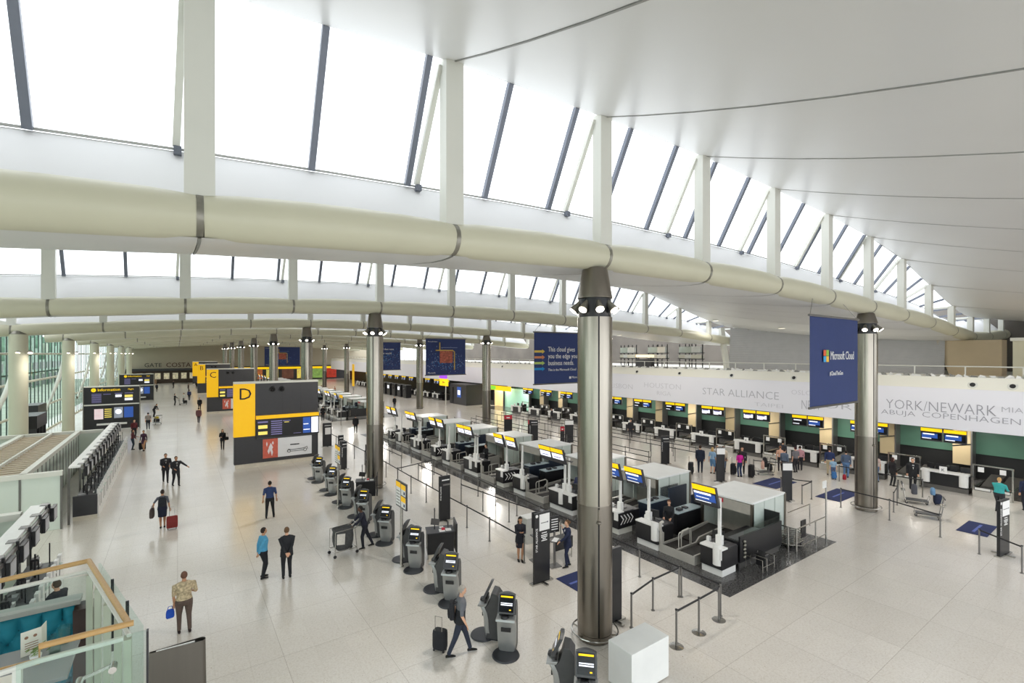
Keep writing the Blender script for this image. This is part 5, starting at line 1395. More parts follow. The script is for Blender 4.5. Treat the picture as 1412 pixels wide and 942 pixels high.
def person(label, x, y, face, H=1.75, top='#333333', bottom='#222222', shoe='#151515', skin='light', hair='#2a1d16', sleeve='long',
           jacket=False, skirt=None, legs=None, arms=None, longhair=False, bun=False, lean=0.0, female=False, group=None, z=0.0, headturn=0, headtilt=0,
           seated=False, collar=None, bare_legs=False, stout=1.0, vox=.016, topmat=None, lowtop=None, shorts=False):
    """face: compass heading in degrees, 0 = +Y, 90 = +X"""
    k = H / 1.75
    if not female: stout *= 1.07
    root = empty('person', label, 'person', (x, y, z), R(-face), group)
    tm = topmat or cloth(top); bm_ = cloth(bottom); sm = cloth(shoe); sk = SKIN[skin]
    MT = [sk, tm, bm_, sm, cloth(collar) if collar else tm, cloth(lowtop) if lowtop else tm]
    S_, T_, B_, F_, C_, L_ = range(6)
    b = MB(); post = MB()
    V = lambda a, c, d: Vector((a, c, d))
    pz = .50 if seated else .93
    dz = pz - .93; ln = lean
    f = .93 if female else 1.0
    def up(v): # lean the upper body forward about the pelvis
        r = v - V(0, 0, .93); c, s = math.cos(ln), math.sin(ln)
        return V(v.x, r.y*c + r.z*s, .93 + r.z*c - r.y*s) + V(0, 0, dz)
    j = 1.12 if jacket else 1.0
    rings = []
    prof = [(.84, .150, .105, -.005), (.90, .170, .118, -.012), (.98, .165, .115, -.01), (1.08, .146, .102, 0), (1.18, .154, .106, .006), (1.30, .178, .115, .008), (1.39, .186, .105, -.002), (1.445, .150, .085, -.01), (1.485, .075, .062, -.012), (1.52, .055, .055, -.008)]
    if female: prof = [(z_, rx*(.93 if z_ > 1.2 else (1.0 if z_ < 1.0 else .86)), ry*(1.0 if z_ != 1.30 else 1.12), oy) for z_, rx, ry, oy in prof]
    if not female: prof = [(z_, rx*(1.10 if z_ > 1.2 and z_ < 1.47 else 1.04), ry*1.05, oy) for z_, rx, ry, oy in prof]
    low = [p for p in prof if p[0] <= .98]; hi = [p for p in prof if p[0] >= .96]
    def ring(z_, rx, ry, oy, m=1.0):
        return [tuple(up(V(a, c, d))) for a, c, d in ell(0, oy, z_, rx*m*stout, ry*m*(stout**1.5))]
    b.loft([ring(.80, .13, .095, 0)] + [ring(*p) for p in low], B_)
    b.loft([ring(*p, m=j if p[0] < 1.45 else 1) for p in hi[:-2]] + [ring(*hi[-2])], T_)
    if jacket or not lowtop is None:
        b.loft([ring(.76 if jacket else .86, .205, .148, -.005, .98), ring(.90, .192, .135, -.01), ring(1.0, .178, .122, -.008, 1.02)], T_ if not lowtop else L_)
    if lowtop: b.loft([ring(.99, .172, .122, -.008), ring(1.2, .165, .116, .0)], L_)
    if collar:
        b.add([tuple(up(V(a, c, d))) for a, c, d in ((-.045, .128*stout, 1.40), (.045, .128*stout, 1.40), (0, .148*stout**1.5, 1.16), (0, .05, 1.42))], [(0, 1, 2), (0, 2, 3), (1, 3, 2), (0, 3, 1)], C_)
    # neck and head
    hb = up(V(0, -.005, 1.44)); hc = up(V(0, .018, 1.635))
    b.cyl(hb, up(V(0, .005, 1.57)), .056*f, .052*f, 12, S_)
    ct, st_ = math.cos(R(-headturn)), math.sin(R(-headturn)); tl = R(headtilt) - 0
    def hd(v):
        c, s = math.cos(tl + ln*.4), math.sin(tl + ln*.4)
        y1 = v[1]*c + v[2]*s; z1 = v[2]*c - v[1]*s
        return V(v[0]*ct - y1*st_, v[0]*st_ + y1*ct, z1) + hc
    nu, nv = 20, 16; vs = []
    for i in range(nv+1):
        ph = math.pi*i/nv; zz = -math.cos(ph)*.118; rr = max(.002, math.sin(ph))
        for q in range(nu):
            th = 2*math.pi*q/nu; X = .077*f*rr*math.cos(th); Y = .094*rr*math.sin(th)
            if zz < -.03:                                           # jaw narrows, chin comes forward
                t = min(1, (-.03-zz)/.085); X *= 1-.32*t; Y = Y*(1-.18*t) + .014*t
            if Y > .03 and abs(X) < .022 and -.045 < zz < .012: Y += .020*(1-abs(X)/.022)*(1-abs(zz+.022)/.036) if abs(zz+.022) < .036 else 0
            if Y > .05 and .010 < abs(X) < .05 and .0 < zz < .028: Y -= .006
            vs.append(tuple(hd((X, Y, zz))))
    fs = [(i*nu+q, i*nu+(q+1) % nu, (i+1)*nu+(q+1) % nu, (i+1)*nu+q) for i in range(nv) for q in range(nu)]
    b.add(vs, fs, S_)
    for s in (-1, 1):
        c = hd((s*.077*f, -.005, -.005)); b.ball(tuple(c), .013, .018, .03, 8, 6, S_)
        c = hd((s*.030, .083, .012)); post.ball(tuple(c), .009, .007, .006, 8, 5, 0)
    c = hd((0, .086, -.062)); post.ball(tuple(c), .024, .008, .006, 8, 5, 1)
    # legs
    legs = legs or ((-.10, 0.0, 0), (.10, .02, 0))
    for s, (fx, fy, fz) in zip((-1, 1), legs):
        hip = V(s*.09*stout, -.005, .90 + dz); ank = V(fx, fy - .03, fz + .085)
        kn = ik(hip, ank, .418, .415, V(0, 1, .02) if not seated else V(0, 1, .6))
        thr, knr, anr = (.088 if female else .093)*stout, (.056 if female else .062), .042
        lm = S_ if bare_legs else B_
        tr = 1.0 if bare_legs or female else 1.12
        pts = [hip + V(0, 0, .02), hip.lerp(kn, .35), kn, kn.lerp(ank, .3), kn.lerp(ank, .75), ank]
        if shorts:
            b.tube(pts[:3], [thr*1.08, thr*1.0, .075], 12, B_); b.tube(pts[2:], [.05, .052, .036, .032], 12, S_)
        else:
            b.tube(pts, [thr, thr*.93, knr*tr, .056*tr, .044*tr*(1.1 if not bare_legs else .85), .042*tr*(1.08 if not bare_legs else .8)], 12, lm)
        # shoe
        yw = 1 if fz < .05 else 1
        rr_ = []
        for t, w_, h_ in ((-.085, .030, .055), (-.05, .040, .075), (.02, .042, .07), (.09, .046, .05), (.145, .038, .036), (.175, .018, .024)):
            rr_.append([(fx + w_*math.cos(a), fy - .02 + t, fz + .003 + h_*.5 + h_*.5*math.sin(a)) for a in [2*math.pi*i/10 for i in range(10)]])
        b.loft(rr_, F_)
    if skirt:
        cl = L_ if lowtop else B_
        b.loft([[(p[0], p[1], p[2]) for p in ell(0, -.005, skirt + dz, .165, .135)], [(p[0], p[1], p[2]) for p in ell(0, -.008, .86 + dz, .182, .128)], [(p[0], p[1], p[2]) for p in ell(0, -.01, .98 + dz, .158, .112)]], B_)
    # arms
    arms = arms or ((-.25, .03, .80), (.25, .03, .80))
    for s, hp in zip((-1, 1), arms):
        sh = up(V(s*(.178 if female else .193)*f*stout, -.008, 1.405)); hand = V(*hp) + V(0, 0, dz)
        pole = V(s*.5, -.9, -.35)
        el = ik(sh, hand, .285, .25, pole)
        if (hand - sh).length > .53: hand = sh + (hand-sh).normalized()*.53; el = ik(sh, hand, .285, .25, pole)
        m1 = T_; m2 = T_ if sleeve == 'long' else S_
        jj = (1.24 if jacket else 1.08) * (1.0 if female else 1.06)
        b.tube([sh - V(s*.03, 0, 0), sh, sh.lerp(el, .5), el], [.045*jj, .056*jj*f, .049*jj*f, .042*jj*f], 12, m1)
        if sleeve == 'short': pass
        b.tube([el, el.lerp(hand, .3), hand], [.042*jj*f if sleeve == 'long' else .037, .040*jj*f if sleeve == 'long' else .036, .030*jj if sleeve == 'long' else .024], 12, m2)
        d = (hand - el).normalized(); palmn = d.cross(V(s, 0, .2)).normalized(); side = d.cross(palmn).normalized()
        pc = hand + d*.045
        b.loft([[tuple(hand + d*t + side*(w_*math.cos(a)) + palmn*(h_*math.sin(a))) for a in [2*math.pi*i/10 for i in range(10)]] for t, w_, h_ in ((-.01, .025, .02), (.03, .036, .018), (.075, .040, .015), (.09, .036, .012))], S_)
        for q in range(4):
            o_ = side*((q-1.5)*.020); L1 = (.036, .042, .040, .032)[q]
            a0 = hand + d*.082 + o_; a1 = a0 + d*L1 + palmn*.008*s; a2 = a1 + d*(L1*.75) + palmn*.022*s
            post.tube([a0, a1, a2], [.0095, .009, .007], 7, 2)
        t0 = hand + d*.025 + side*(-.030*s); t1 = t0 + d*.035 + side*(-.022*s); t2 = t1 + d*.03 + side*(-.006*s)
        post.tube([t0, t1, t2], [.012, .011, .008], 7, 2)
    # one continuous surface
    src = bpy.data.meshes.new('src'); src.from_pydata(b.v, [], b.f); src.update()
    so = bpy.data.objects.new('src', src); COL.objects.link(so)
    rm = so.modifiers.new('r', 'REMESH'); rm.mode = 'VOXEL'; rm.voxel_size = vox; rm.use_smooth_shade = True
    smo = so.modifiers.new('s', 'SMOOTH'); smo.factor = .5; smo.iterations = 1
    bpy.context.view_layer.update()
    dg = bpy.context.evaluated_depsgraph_get()
    me_ = bpy.data.meshes.new_from_object(so.evaluated_get(dg))
    bv = BVHTree.FromPolygons([Vector(v) for v in b.v], b.f)
    nvv = [tuple(v.co) for v in me_.vertices]; nff = [tuple(p.vertices) for p in me_.polygons]
    mi = []
    for p in me_.polygons:
        r_ = bv.find_nearest(p.center); mi.append(b.m[r_[2]] if r_[2] is not None else 1)
    bpy.data.objects.remove(so); bpy.data.meshes.remove(src); bpy.data.meshes.remove(me_)
    out = MB(); out.v = nvv; out.f = nff; out.m = mi
    n0 = len(out.v); out.v += [tuple(v) for v in post.v]; out.f += [tuple(i+n0 for i in f_) for f_ in post.f]
    out.m += [{0: 6, 1: 7, 2: 0}[q] for q in post.m]
    body = out.build('body', MT + [EYE, LIP], root, False)
    body.data.polygons.foreach_set('use_smooth', [True]*len(body.data.polygons))
    # hair
    hm = cloth(hair, .15); h = MB(); vs = []
    for i in range(11):
        ph = math.pi*i/10
        for q in range(16):
            th = 2*math.pi*q/16; r_ = math.sin(ph)
            zz = -math.cos(ph)*(.112); X = .086*f*r_*math.cos(th); Y = .100*r_*math.sin(th)
            zz2 = zz + .022
            if Y > .03 and zz2 < .06: Y = .03 - .0*zz; 
            if zz2 < -.055: zz2 = -.055 + (zz2+.055)*.2
            vs.append(tuple(hd((X, Y - .014, zz2))))
    h.add(vs, [(i*16+q, i*16+(q+1) % 16, (i+1)*16+(q+1) % 16, (i+1)*16+q) for i in range(10) for q in range(16)])
    if longhair:
        h.loft([[tuple(hd((a_, c_, d_))) for a_, c_, d_ in ell(0, -.045, z_, rx, ry, 12)] for z_, rx, ry in ((.05, .085, .06), (-.05, .09, .055), (-.14, .095, .05), (-.23, .075, .03))])
    if bun: h.ball(tuple(hd((0, -.115, .03))), .045)
    h.build('hair', hm, root, True)
    root.scale = (k, k, k)
    return root

def suitcase(label, x, y, rz, col, h=.62, w=.42, d=.25, tilt=0.0, handle=True, z=0, tag_=None):
    s = empty('suitcase', label, 'suitcase', (x, y, z), R(rz))
    m = cloth(col); r = .05
    rings = []
    n = 20
    for zz, f in ((.06, .86), (.09, .97), (.16, 1), (h-.1, 1), (h-.02, .95), (h, .82)):
        rings.append([((w/2*f)*math.copysign(abs(math.cos(a))**.45, math.cos(a)), (d/2*f)*math.copysign(abs(math.sin(a))**.45, math.sin(a)), zz) for a in [2*math.pi*i/n for i in range(n)]])
    MB().loft(rings).build('shell', m, s, True)
    MB().box(-w*.36, w*.36, -d/2-.02, -d/2+.02, .14, h*.6).build('front_pocket', m, s, bevel=.015)
    if tag_: MB().box(-.07, .05, -d/2-.024, -d/2-.02, .22, .34).build('yellow_tag', YELL, s)
    for sx in (-w*.36, w*.36): MB().cyl((sx-.015, d*.3, .04), (sx+.015, d*.3, .04), .04, n=10).build('wheel', BLACK, s, True); MB().cyl((sx-.015, -d*.3, .03), (sx+.015, -d*.3, .03), .03, n=8).build('foot', BLACK, s, True)
    if handle:
        MB().tube([(-.1, d*.35, h-.05), (-.1, d*.35, h+.38), (.1, d*.35, h+.38), (.1, d*.35, h-.05)], .011, 6).build('pull_handle', CHROME, s, True)
    s.rotation_euler = (R(tilt), 0, R(rz))
    return s
def bag(label, x, y, z, rz, col, w=.34, h=.3, d=.12, strap=.16, kind='bag'):
    s = empty('backpack' if kind == 'backpack' else 'hand_bag', label, 'bag', (x, y, z), R(rz)); n = 16; rings = []
    for zz, f in ((0, .8), (.04, 1), (h*.6, 1.0), (h*.9, .86), (h, .6)):
        rings.append([((w/2*f)*math.copysign(abs(math.cos(a))**.6, math.cos(a)), (d/2*f)*math.copysign(abs(math.sin(a))**.6, math.sin(a)), zz) for a in [2*math.pi*i/n for i in range(n)]])
    MB().loft(rings).build('pouch', cloth(col), s, True)
    if kind == 'backpack':
        MB().box(-w*.32, w*.32, -d/2-.03, -d/2+.02, .05, h*.5).build('front_pocket', cloth(col), s, bevel=.015)
        for sx in (-w*.3, w*.3): MB().tube([(sx, d*.4, h*.92), (sx, d*.9, h*1.02), (sx, d*1.9, h*.9), (sx, d*2.0, h*.5), (sx, d*.5, .05)], .016, 6).build('shoulder_strap', cloth(col), s, True)
    else:
        MB().tube([(-w*.3, 0, h*.9), (-w*.2, 0, h+strap), (w*.2, 0, h+strap), (w*.3, 0, h*.9)], .01, 6).build('strap', cloth(col), s, True)
    return s
def trolley(label, x, y, rz, loads=()):
    t = empty('luggage_trolley', label, 'trolley', (x, y, 0), R(rz))
    mb = MB(); mb.tube([(-.28, -.5, .18), (-.22, .45, .16), (.22, .45, .16), (.28, -.5, .18)], .018, 6); mb.tube([(-.2, .4, .17), (-.2, .48, .42), (.2, .48, .42), (.2, .4, .17)], .014, 6)
    mb.tube([(-.28, -.5, .18), (-.28, -.62, 1.0), (.28, -.62, 1.0), (.28, -.5, .18)], .02, 6); mb.build('frame', CHROME, t, True)
    MB().box(-.25, .25, -.48, .42, .18, .21).build('platform', DKGREY, t)
    MB().box(-.27, .27, -.66, -.5, .62, .66).build('basket', CHROME, t); MB().box(-.29, .29, -.66, -.60, .97, 1.03).build('handle', BLACK, t, bevel=.01)
    for wx, wy in ((-.26, -.45), (.26, -.45), (0, .38)): MB().cyl((wx-.02, wy, .06), (wx+.02, wy, .06), .06, n=12).build('wheel', BLACK, t, True); 
    mb = MB()
    for wx, wy in ((-.26, -.45), (.26, -.45), (0, .38)): mb.box(wx-.028, wx+.028, wy-.02, wy+.02, .06, .18)
    mb.build('fork', CHROME, t)
    return t

P = person
# in front, on the open floor
flor = mat('floral_shirt', '#b9a98a', .85, 0, .45, 16.0)
P('elderly man in a patterned beige shirt and brown trousers walking away, seen from behind', .15, 16.3, -4, 1.68, '#b9a98a', '#5b4c45', '#2e2320', 'mid', '#6b4a3c', 'short', topmat=flor, legs=((-.12, .03, 0), (.13, -.06, 0)), arms=((-.24, .06, .78), (.20, .20, 1.08)), stout=1.12, vox=.012)
bag('small bright blue bag hanging from the left hand of the man in the patterned shirt', -.17, 16.36, .46, 10, '#1f4fb8', .2, .24, .08, .08)
P('man in a light blue shirt with hands clasped behind his back', 2.45, 18.65, 80, 1.74, '#4f9dc4', '#191b22', skin='mid', hair='#2a1f1b', sleeve='long', legs=((-.09, .04, 0), (.11, -.02, 0)), arms=((-.05, -.18, .86), (.05, -.20, .84)), stout=1.06, vox=.012)
P('man in a black suit with hands clasped behind his back', 3.12, 18.2, 2, 1.75, '#202227', '#1b1d22', skin='light', hair='#6b5038', jacket=True, legs=((-.11, .0, 0), (.11, .02, 0)), arms=((-.04, -.21, .92), (.04, -.22, .90)), vox=.012)
P('man in a navy polo shirt standing alone with feet apart below the letter D wall', 3.6, 25.3, 5, 1.74, '#2b3c66', '#17181d', skin='mid', hair='#241c18', sleeve='short', legs=((-.15, .0, 0), (.17, .05, 0)), arms=((-.30, .02, .82), (.30, .05, .82)), vox=.014)
P('cleaner in a dark uniform leaning forward to push a rubbish trolley', 6.16, 19.2, -84, 1.72, '#1f2030', '#1a1b26', skin='dark', hair='#15100e', legs=((-.08, .10, 0), (.09, -.32, .01)), arms=((-.17, .50, 1.0), (.17, .50, 1.0)), lean=.22, vox=.013)
P('grey-haired man in a grey T-shirt striding along with a black backpack and suitcase', 6.0, 10.95, 112, 1.79, '#6a6c72', '#2a3040', skin='light', hair='#a39d95', sleeve='short', legs=((-.08, .30, .02), (.09, -.27, .03)), arms=((-.26, -.10, .84), (.26, .12, .90)), lowtop='#202228', lean=.06, headtilt=14, vox=.011)
bag('black backpack on the back of the grey-haired striding man', 5.80, 11.03, .98, -112, '#202126', .3, .44, .15, kind='backpack')
P('woman in a black jacket and skirt looking down at her phone', 10.56, 14.6, 205, 1.68, '#1d1e28', '#1b1a26', skin='mid', hair='#1c1310', jacket=True, skirt=.56, bare_legs=True, female=True, longhair=True, headtilt=22, legs=((-.07, .03, 0), (.06, -.04, 0)), arms=((-.06, .26, 1.22), (.05, .26, 1.22)), vox=.012)
P('woman in a navy trouser suit holding a sheet and raising a hand to her mouth', 11.72, 13.25, -75, 1.70, '#1f2744', '#1f2744', skin='light', hair='#5b4028', jacket=True, female=True, bun=True, legs=((-.08, .10, 0), (.08, -.08, 0)), arms=((-.16, .38, 1.05), (.05, .16, 1.44)), collar='#dcdcdc', vox=.012)
ph = empty('phone', 'small phone held by the woman in the black jacket and skirt', 'phone', (10.45, 14.33, 1.28), R(20)); MB().box(-.035, .035, -.005, .005, 0, .14).build('body', BLACK, ph); MB().box(-.03, .03, .005, .007, .01, .13).build('screen', SWHITE, ph)
pa = empty('paper_sheet', 'white paper sheet held out by the woman in the navy suit', 'paper', (11.25, 13.36, 1.02), R(20)); MB().bar((-.12, 0, .0), (.12, .02, .06), .2, .004).build('sheet', TEXTW, pa)
P('woman in black with a shoulder bag walking toward the camera', 3.0, 45.5, 185, 1.66, '#1b1b1f', '#1b1b1f', skin='light', hair='#1b1512', female=True, longhair=True, legs=((-.08, .12, 0), (.08, -.12, 0)), arms=((-.22, .10, .86), (.12, .22, 1.12)), jacket=True)
bag('black shoulder bag of the woman in black near the letter D wall', 3.28, 45.35, .78, 0, '#1a1a1c', .3, .26, .12, .3)
P('man in a dark suit with a light folder walking beside the pointing man', -.6, 35.9, 172, 1.74, '#26262c', '#26262c', skin='mid', hair='#1f1815', jacket=True, collar='#d8d8d8', legs=((-.08, .2, 0), (.08, -.2, .02)), arms=((-.2, .2, 1.05), (.15, .26, 1.05)))
P('man in a dark suit pointing with an outstretched arm', -.08, 34.6, 160, 1.74, '#24242a', '#24242a', skin='mid', hair='#3a2a22', jacket=True, collar='#d8d8d8', legs=((-.12, .12, 0), (.12, -.12, .01)), arms=((-.48, .30, 1.12), (.16, .22, 1.05)))
P('woman in a dark blue dress and backpack wheeling a red suitcase away', -.56, 26.6, 0, 1.70, '#5c5f68', '#1c2136', skin='mid', hair='#30241d', sleeve='short', skirt=.52, bare_legs=True, female=True, bun=True, lowtop='#1c2136', legs=((-.06, .0, 0), (.08, .06, 0)), arms=((-.34, -.05, 1.02), (.28, -.12, .86)))
suitcase('red cabin suitcase wheeled behind the woman in the dark blue dress', -.2, 26.12, 0, '#7c2a28', .58, .42, .26, tilt=-14)
bag('dark grey holdall hanging at the left of the woman in the dark blue dress', -.93, 26.5, .55, 80, '#4a3f3d', .4, .42, .16, .1)
bag('black backpack worn by the woman in the dark blue dress', -.56, 26.42, 1.0, 0, '#20242c', .3, .4, .12, kind='backpack')
P('woman in a purple dress standing near the counters', -2.24, 48.5, 200, 1.66, '#3d2338', '#3d2338', skin='mid', hair='#2a1a16', skirt=.6, bare_legs=True, female=True, bun=True, legs=((-.07, .1, 0), (.07, -.14, 0)))
P('dark-haired woman standing with a black suitcase at the end of the counters', -3.0, 49.6, 100, 1.64, '#5a2a30', '#22303c', skin='mid', hair='#1a1311', longhair=True, female=True, arms=((-.12, .32, 1.1), (.2, .3, .95)))
suitcase('black suitcase beside the dark-haired woman at the end of the counters', -2.35, 49.1, 20, '#1a1c22', .6, .45, .3)
P('person in a reddish coat walking away past the letter C wall', 1.96, 64.8, 10, 1.7, '#6d4648', '#3a3038', hair='#2a1c16', legs=((-.08, .15, 0), (.08, -.15, 0)), jacket=True, vox=.02)
P('person in dark clothes close to the letter C wall', 2.5, 79.0, 190, 1.72, '#1e1f26', '#1e1f26', hair='#1c1512', jacket=True, vox=.02)
P('person in navy walking beside the letter B wall', 1.6, 97.0, 10, 1.74, '#242c50', '#1d1f2a', legs=((-.1, .2, 0), (.1, -.2, 0)), vox=.022)
P('man in black pushing a loaded trolley, far down the hall', -.35, 89.0, 80, 1.74, '#1b1b1f', '#1b1b1f', arms=((-.15, .45, 1.0), (.15, .45, 1.0)), vox=.022)
P('person in pale clothing behind the far loaded trolley', .8, 90.6, 250, 1.7, '#c6c3bd', '#3a3a40', vox=.022)
trolley('luggage trolley with dark cases far down the hall', .75, 89.2, -80)
suitcase('black case lying on the far luggage trolley', .95, 89.2, 10, '#1b1b1e', .45, .5, .4, handle=False, z=.21)
P('person in a grey top and navy trousers with a trolley near the information board', -2.5, 62.2, -10, 1.72, '#8d8580', '#23262f', hair='#2a1f1a', sleeve='short', vox=.02)
trolley('luggage trolley with a yellow bag near the nearer information board', -1.9, 66.2, 20)
suitcase('dark case on the trolley near the information board', -1.9, 66.2, 20, '#2a2b30', .42, .5, .4, handle=False, z=.21)
bag('yellow duty-free bag on top of the dark case', -1.9, 66.3, .62, 20, '#c9b23a', .4, .2, .25, .05)
P('person in dark clothes bending over a trolley near the farther information board', -2.4, 74.0, 120, 1.7, '#1f1f24', '#1f1f24', lean=.5, arms=((-.1, .5, .9), (.1, .5, .9)), vox=.022)
P('person in a maroon top beside the counters end', -3.3, 56.5, 150, 1.7, '#5c2027', '#1f1f24', vox=.02)
P('dark-haired man in a navy coat at the counter behind the teal banquette', -2.62, 17.3, -60, 1.80, '#20232c', '#1c1e26', skin='light', hair='#4a3c30', jacket=True, arms=((-.2, .32, 1.1), (.2, .32, 1.1)), stout=1.1)
for i, (x, y, c) in enumerate(((3.5, 128, '#1d1d22'), (-3.5, 122, '#2a2a35'), (-.8, 133, '#1d1d22'), (1.8, 118, '#3a2a28'))):
    P('distant person in dark clothes near the far end, %s' % ('by the letter A wall', 'by the left glass wall', 'in front of the far shopfront', 'short of the letter A wall')[i], x, y, 30*i, 1.72, c, '#1c1c20', vox=.03)
# agents behind the desks
P('check-in agent with reddish hair in a dark jacket at the nearest island', 16.95, 12.75, -115, 1.66, '#1c1d22', '#1c1d22', skin='light', hair='#5c3a28', female=True, jacket=True, arms=((-.15, .34, 1.05), (.15, .34, 1.05)), headtilt=18)
P('check-in agent in blue behind the first wide twin-screen desk', 17.0, 18.3, -100, 1.7, '#33395a', '#1c1d22', skin='mid', hair='#16110f', arms=((-.15, .34, 1.05), (.15, .34, 1.05)), headtilt=15)
P('agent in black behind the second wide twin-screen desk', 17.0, 27.4, -90, 1.72, '#1c1d22', '#1c1d22', hair='#231a16', arms=((-.15, .34, 1.05), (.15, .34, 1.05)), vox=.02)
P('agent in a black uniform at the second island front', 13.9, 58.5, 10, 1.74, '#17181c', '#17181c', hair='#1d1512', vox=.02)
P('person in black crossing the gap between the islands', 14.4, 47.6, 20, 1.74, '#17181c', '#17181c', hair='#1d1512', jacket=True, vox=.02)
# group with luggage at the rear desks
P('tall person in a long navy coat at the left of the luggage group', 28.15, 18.75, 60, 1.78, '#1c2438', '#1c2438', hair='#3a2a20', jacket=True)
P('woman in a light blue top and shorts in the luggage group', 28.6, 18.15, 80, 1.70, '#8fb0cf', '#5f88b0', hair='#c2a06a', sleeve='short', shorts=True, female=True, longhair=True)
P('woman in a beige top and blue shorts bending over the table of luggage', 28.75, 17.55, 60, 1.66, '#cdbfae', '#7d9cc0', hair='#4a3526', sleeve='short', shorts=True, female=True, longhair=True, lean=.25, arms=((-.1, .45, .95), (.15, .42, .95)))
P('person in a cream shirt standing beyond the woman in beige', 29.6, 18.0, 220, 1.7, '#d9cdb9', '#3a3d46', hair='#3b2a20', vox=.018)
P('woman in a bright magenta top and blue jeans', 29.2, 16.65, 30, 1.66, '#c81c93', '#1f3358', hair='#21150f', sleeve='short', female=True, longhair=True)
P('person in dark clothes just behind the woman in magenta', 30.1, 17.0, 240, 1.74, '#26242a', '#26242a', hair='#1d1512', vox=.018)
suitcase('large black suitcase left of the navy coat', 27.35, 18.9, 30, '#1d1e22', .75, .5, .32)
suitcase('navy suitcase between the group legs', 29.3, 18.3, 20, '#1e2746', .72, .48, .3)
suitcase('black suitcase right beside the woman in magenta', 29.75, 16.2, 15, '#19191c', .78, .5, .32)
suitcase('dark grey suitcase behind the woman in magenta', 29.5, 17.25, 15, '#2b2b31', .7, .45, .3)
trolley('luggage trolley draped with jackets behind the magenta woman', 31.1, 16.1, 60)
MBj = bag('pink jacket hung over the trolley with jackets', 30.75, 16.0, .45, 30, '#cfa595', .4, .5, .2, .02)
bag('black jacket hung over the far side of the trolley with jackets', 31.6, 16.3, .4, 30, '#1b1b1f', .55, .6, .3, .02)
P('woman in a peach top at the rear desks', 32.9, 15.95, 60, 1.68, '#d8a78f', '#2a2428', hair='#7a4e34', sleeve='short', female=True)
P('person in a grey top beside the woman in peach', 33.35, 15.2, 20, 1.68, '#6f6d72', '#2a2a30', hair='#3a1820', sleeve='short', stout=1.1)
P('person in a pink top behind the grey top', 34.2, 15.3, 60, 1.62, '#b98a92', '#23232a', hair='#26160f', vox=.018)
P('man in a navy shirt and khaki trousers at the rear desks', 34.4, 13.6, 70, 1.76, '#25335c', '#b8a98c', hair='#3a2a20')
P('man in dark blue leaning on the rear desk', 34.7, 11.9, 85, 1.76, '#23283a', '#1b1c22', hair='#2a1f18')
P('person in a pale pink top with a white bag beside the right column', 34.9, 11.25, 40, 1.7, '#d9bfb8', '#6a86ad', hair='#b08a5a', sleeve='short', female=True)
P('person in grey with a blue jacket at the rear desk', 34.6, 12.75, 80, 1.7, '#4a5a74', '#5a7ba5', hair='#241a15', vox=.018)
P('woman in black standing right of the column with the cloud banner', 34.6, 10.35, 120, 1.68, '#1d1b1f', '#1b1b1f', hair='#3a1c18', female=True, longhair=True, jacket=True)
P('man in a black suit and white shirt standing at the rear belts', 34.75, 9.45, 245, 1.78, '#17181c', '#17181c', hair='#4a2c1e', jacket=True, collar='#f0f0f0')
P('blonde person in a teal sweater at the right edge', 33.3, 5.65, 110, 1.68, '#3aa6a6', '#2a2a30', hair='#c9a06a', stout=1.2, arms=((-.15, .36, 1.1), (.2, .34, 1.1)))
P('person in navy at the far right edge beside the teal sweater', 34.6, 4.9, 60, 1.76, '#232c48', '#20222c', hair='#2a1d16')
trolley('empty luggage trolley with a white handle tray right of the right column', 29.3, 7.45, 20)
trolley('luggage trolley with a grey jacket near the rear desks', 31.6, 8.4, 200)
suitcase('navy suitcase beside the trolley near the rear desks', 32.3, 7.75, 20, '#232b45', .5, .5, .35, handle=False)
bag('light blue jacket lying over the navy suitcase', 32.1, 7.9, .5, 20, '#6d93b8', .35, .35, .2, .02)
bag('grey coat hung over the trolley near the rear desks', 31.5, 8.5, .5, 20, '#4b4d55', .4, .5, .25, .02)
suitcase('small blue suitcase on the floor by the khaki trousers', 33.5, 13.0, 30, '#3a6ea8', .45, .35, .25, handle=False)
bag('red bag on the floor by the small blue suitcase', 33.95, 12.6, 0, 20, '#a02030', .3, .3, .2, .05)
suitcase('black suitcase behind the woman in peach', 32.2, 16.3, 30, '#17171a', .55, .45, .3)
suitcase('black suitcase pulled by the striding grey-haired man', 5.66, 11.42, 125, '#1f2026', .55, .38, .24, tilt=0, tag_=True)
P('woman in a white top leaning at the luggage table', 29.9, 18.75, 200, 1.66, '#d5cfc9', '#2c2f3a', hair='#2b1d15', sleeve='short', female=True, lean=.2, vox=.018)
P('person in a grey-blue shirt behind the trolley with jackets', 31.9, 15.2, 100, 1.72, '#5f6c80', '#23242c', hair='#241a15', vox=.018)
P('child in a pale blue top next to the khaki trousers', 33.9, 13.2, 240, 1.2, '#8fb0cc', '#4a5d80', hair='#5b4028', sleeve='short', vox=.015)
P('person in dark grey at the rear desk behind the woman in peach', 34.6, 16.6, 90, 1.74, '#33343c', '#1f2026', hair='#241a15', vox=.018)
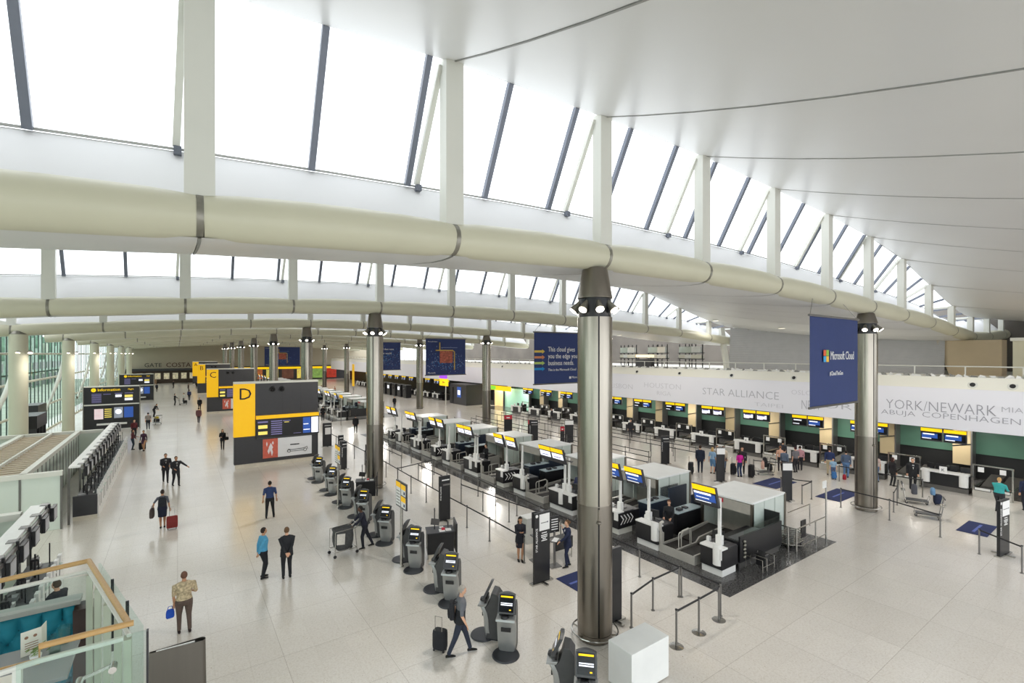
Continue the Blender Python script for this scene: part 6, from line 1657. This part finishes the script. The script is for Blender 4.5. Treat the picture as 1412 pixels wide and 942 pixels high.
# far groups
for i, (x, y, c) in enumerate(((14.0, 80, '#7a4038'), (14.6, 84, '#c08a50'), (22.8, 97, '#1d1d22'), (24, 92, '#a06a4a'), (25.5, 66, '#1d1d22'), (34.5, 30.2, '#26262c'), (34.6, 37.0, '#33405c'), (34.4, 41.5, '#1d1d22'))):
    P('distant traveller, %s' % ('in a rust top past the second island', 'in an orange top past the second island', 'in black near the far machines', 'in a tan top near the far machines', 'in black between the queue lanes and the booth',
      'in black at the seventh rear desk', 'in blue at the ninth rear desk', 'in black at the tenth rear desk')[i], x, y, 45*i, 1.7, c, '#22232a', vox=.024)
# cleaner's rubbish trolley
ct_ = empty('rubbish_trolley', 'rubbish trolley with a grey sack and a white cloth pushed by the cleaner', 'trolley', (5.3, 19.15, 0), R(6))
n = 20; rings = []
for zz, f in ((.2, .70), (.3, .9), (.5, 1.03), (.7, 1.06), (.88, 1.0), (.98, 1.1), (1.0, 1.02), (.92, .9)):
    rings.append([(.36*f*math.copysign(abs(math.cos(a))**.6, math.cos(a)), .29*f*math.copysign(abs(math.sin(a))**.6, math.sin(a)), zz) for a in [2*math.pi*i/n for i in range(n)]])
MB().loft(rings).build('sack', cloth('#4a4b4c', .2), ct_, True)
mb = MB()
for s in (-.33, .33):
    mb.tube([(-.42, s*.9, .1), (-.40, s*.9, .98), (.40, s*.9, 1.0), (.52, s*.9, 1.1)], .016, 6); mb.tube([(.45, s*.9, .1), (.36, s*.9, .98)], .016, 6); mb.tube([(-.42, s*.9, .22), (.44, s*.9, .22)], .016, 6)
mb.tube([(.52, -.3, 1.1), (.52, .3, 1.1)], .016, 6); mb.tube([(-.42, -.3, .22), (-.42, .3, .22)], .016, 6); mb.tube([(.44, -.3, .22), (.44, .3, .22)], .016, 6)
mb.build('frame', CHROME, ct_, True)
for sx in (-.42, .45):
    for sy in (-.3, .3): MB().cyl((sx, sy-.02, .06), (sx, sy+.02, .06), .06, n=12).build('wheel', BLACK, ct_, True)
mb = MB(); mb.add([(-.36, -.31, .5), (-.06, -.335, .46), (-.04, -.345, .88), (-.36, -.34, .92)], [(0, 1, 2, 3)]); mb.build('white_cloth', cloth('#d2cfc8'), ct_)
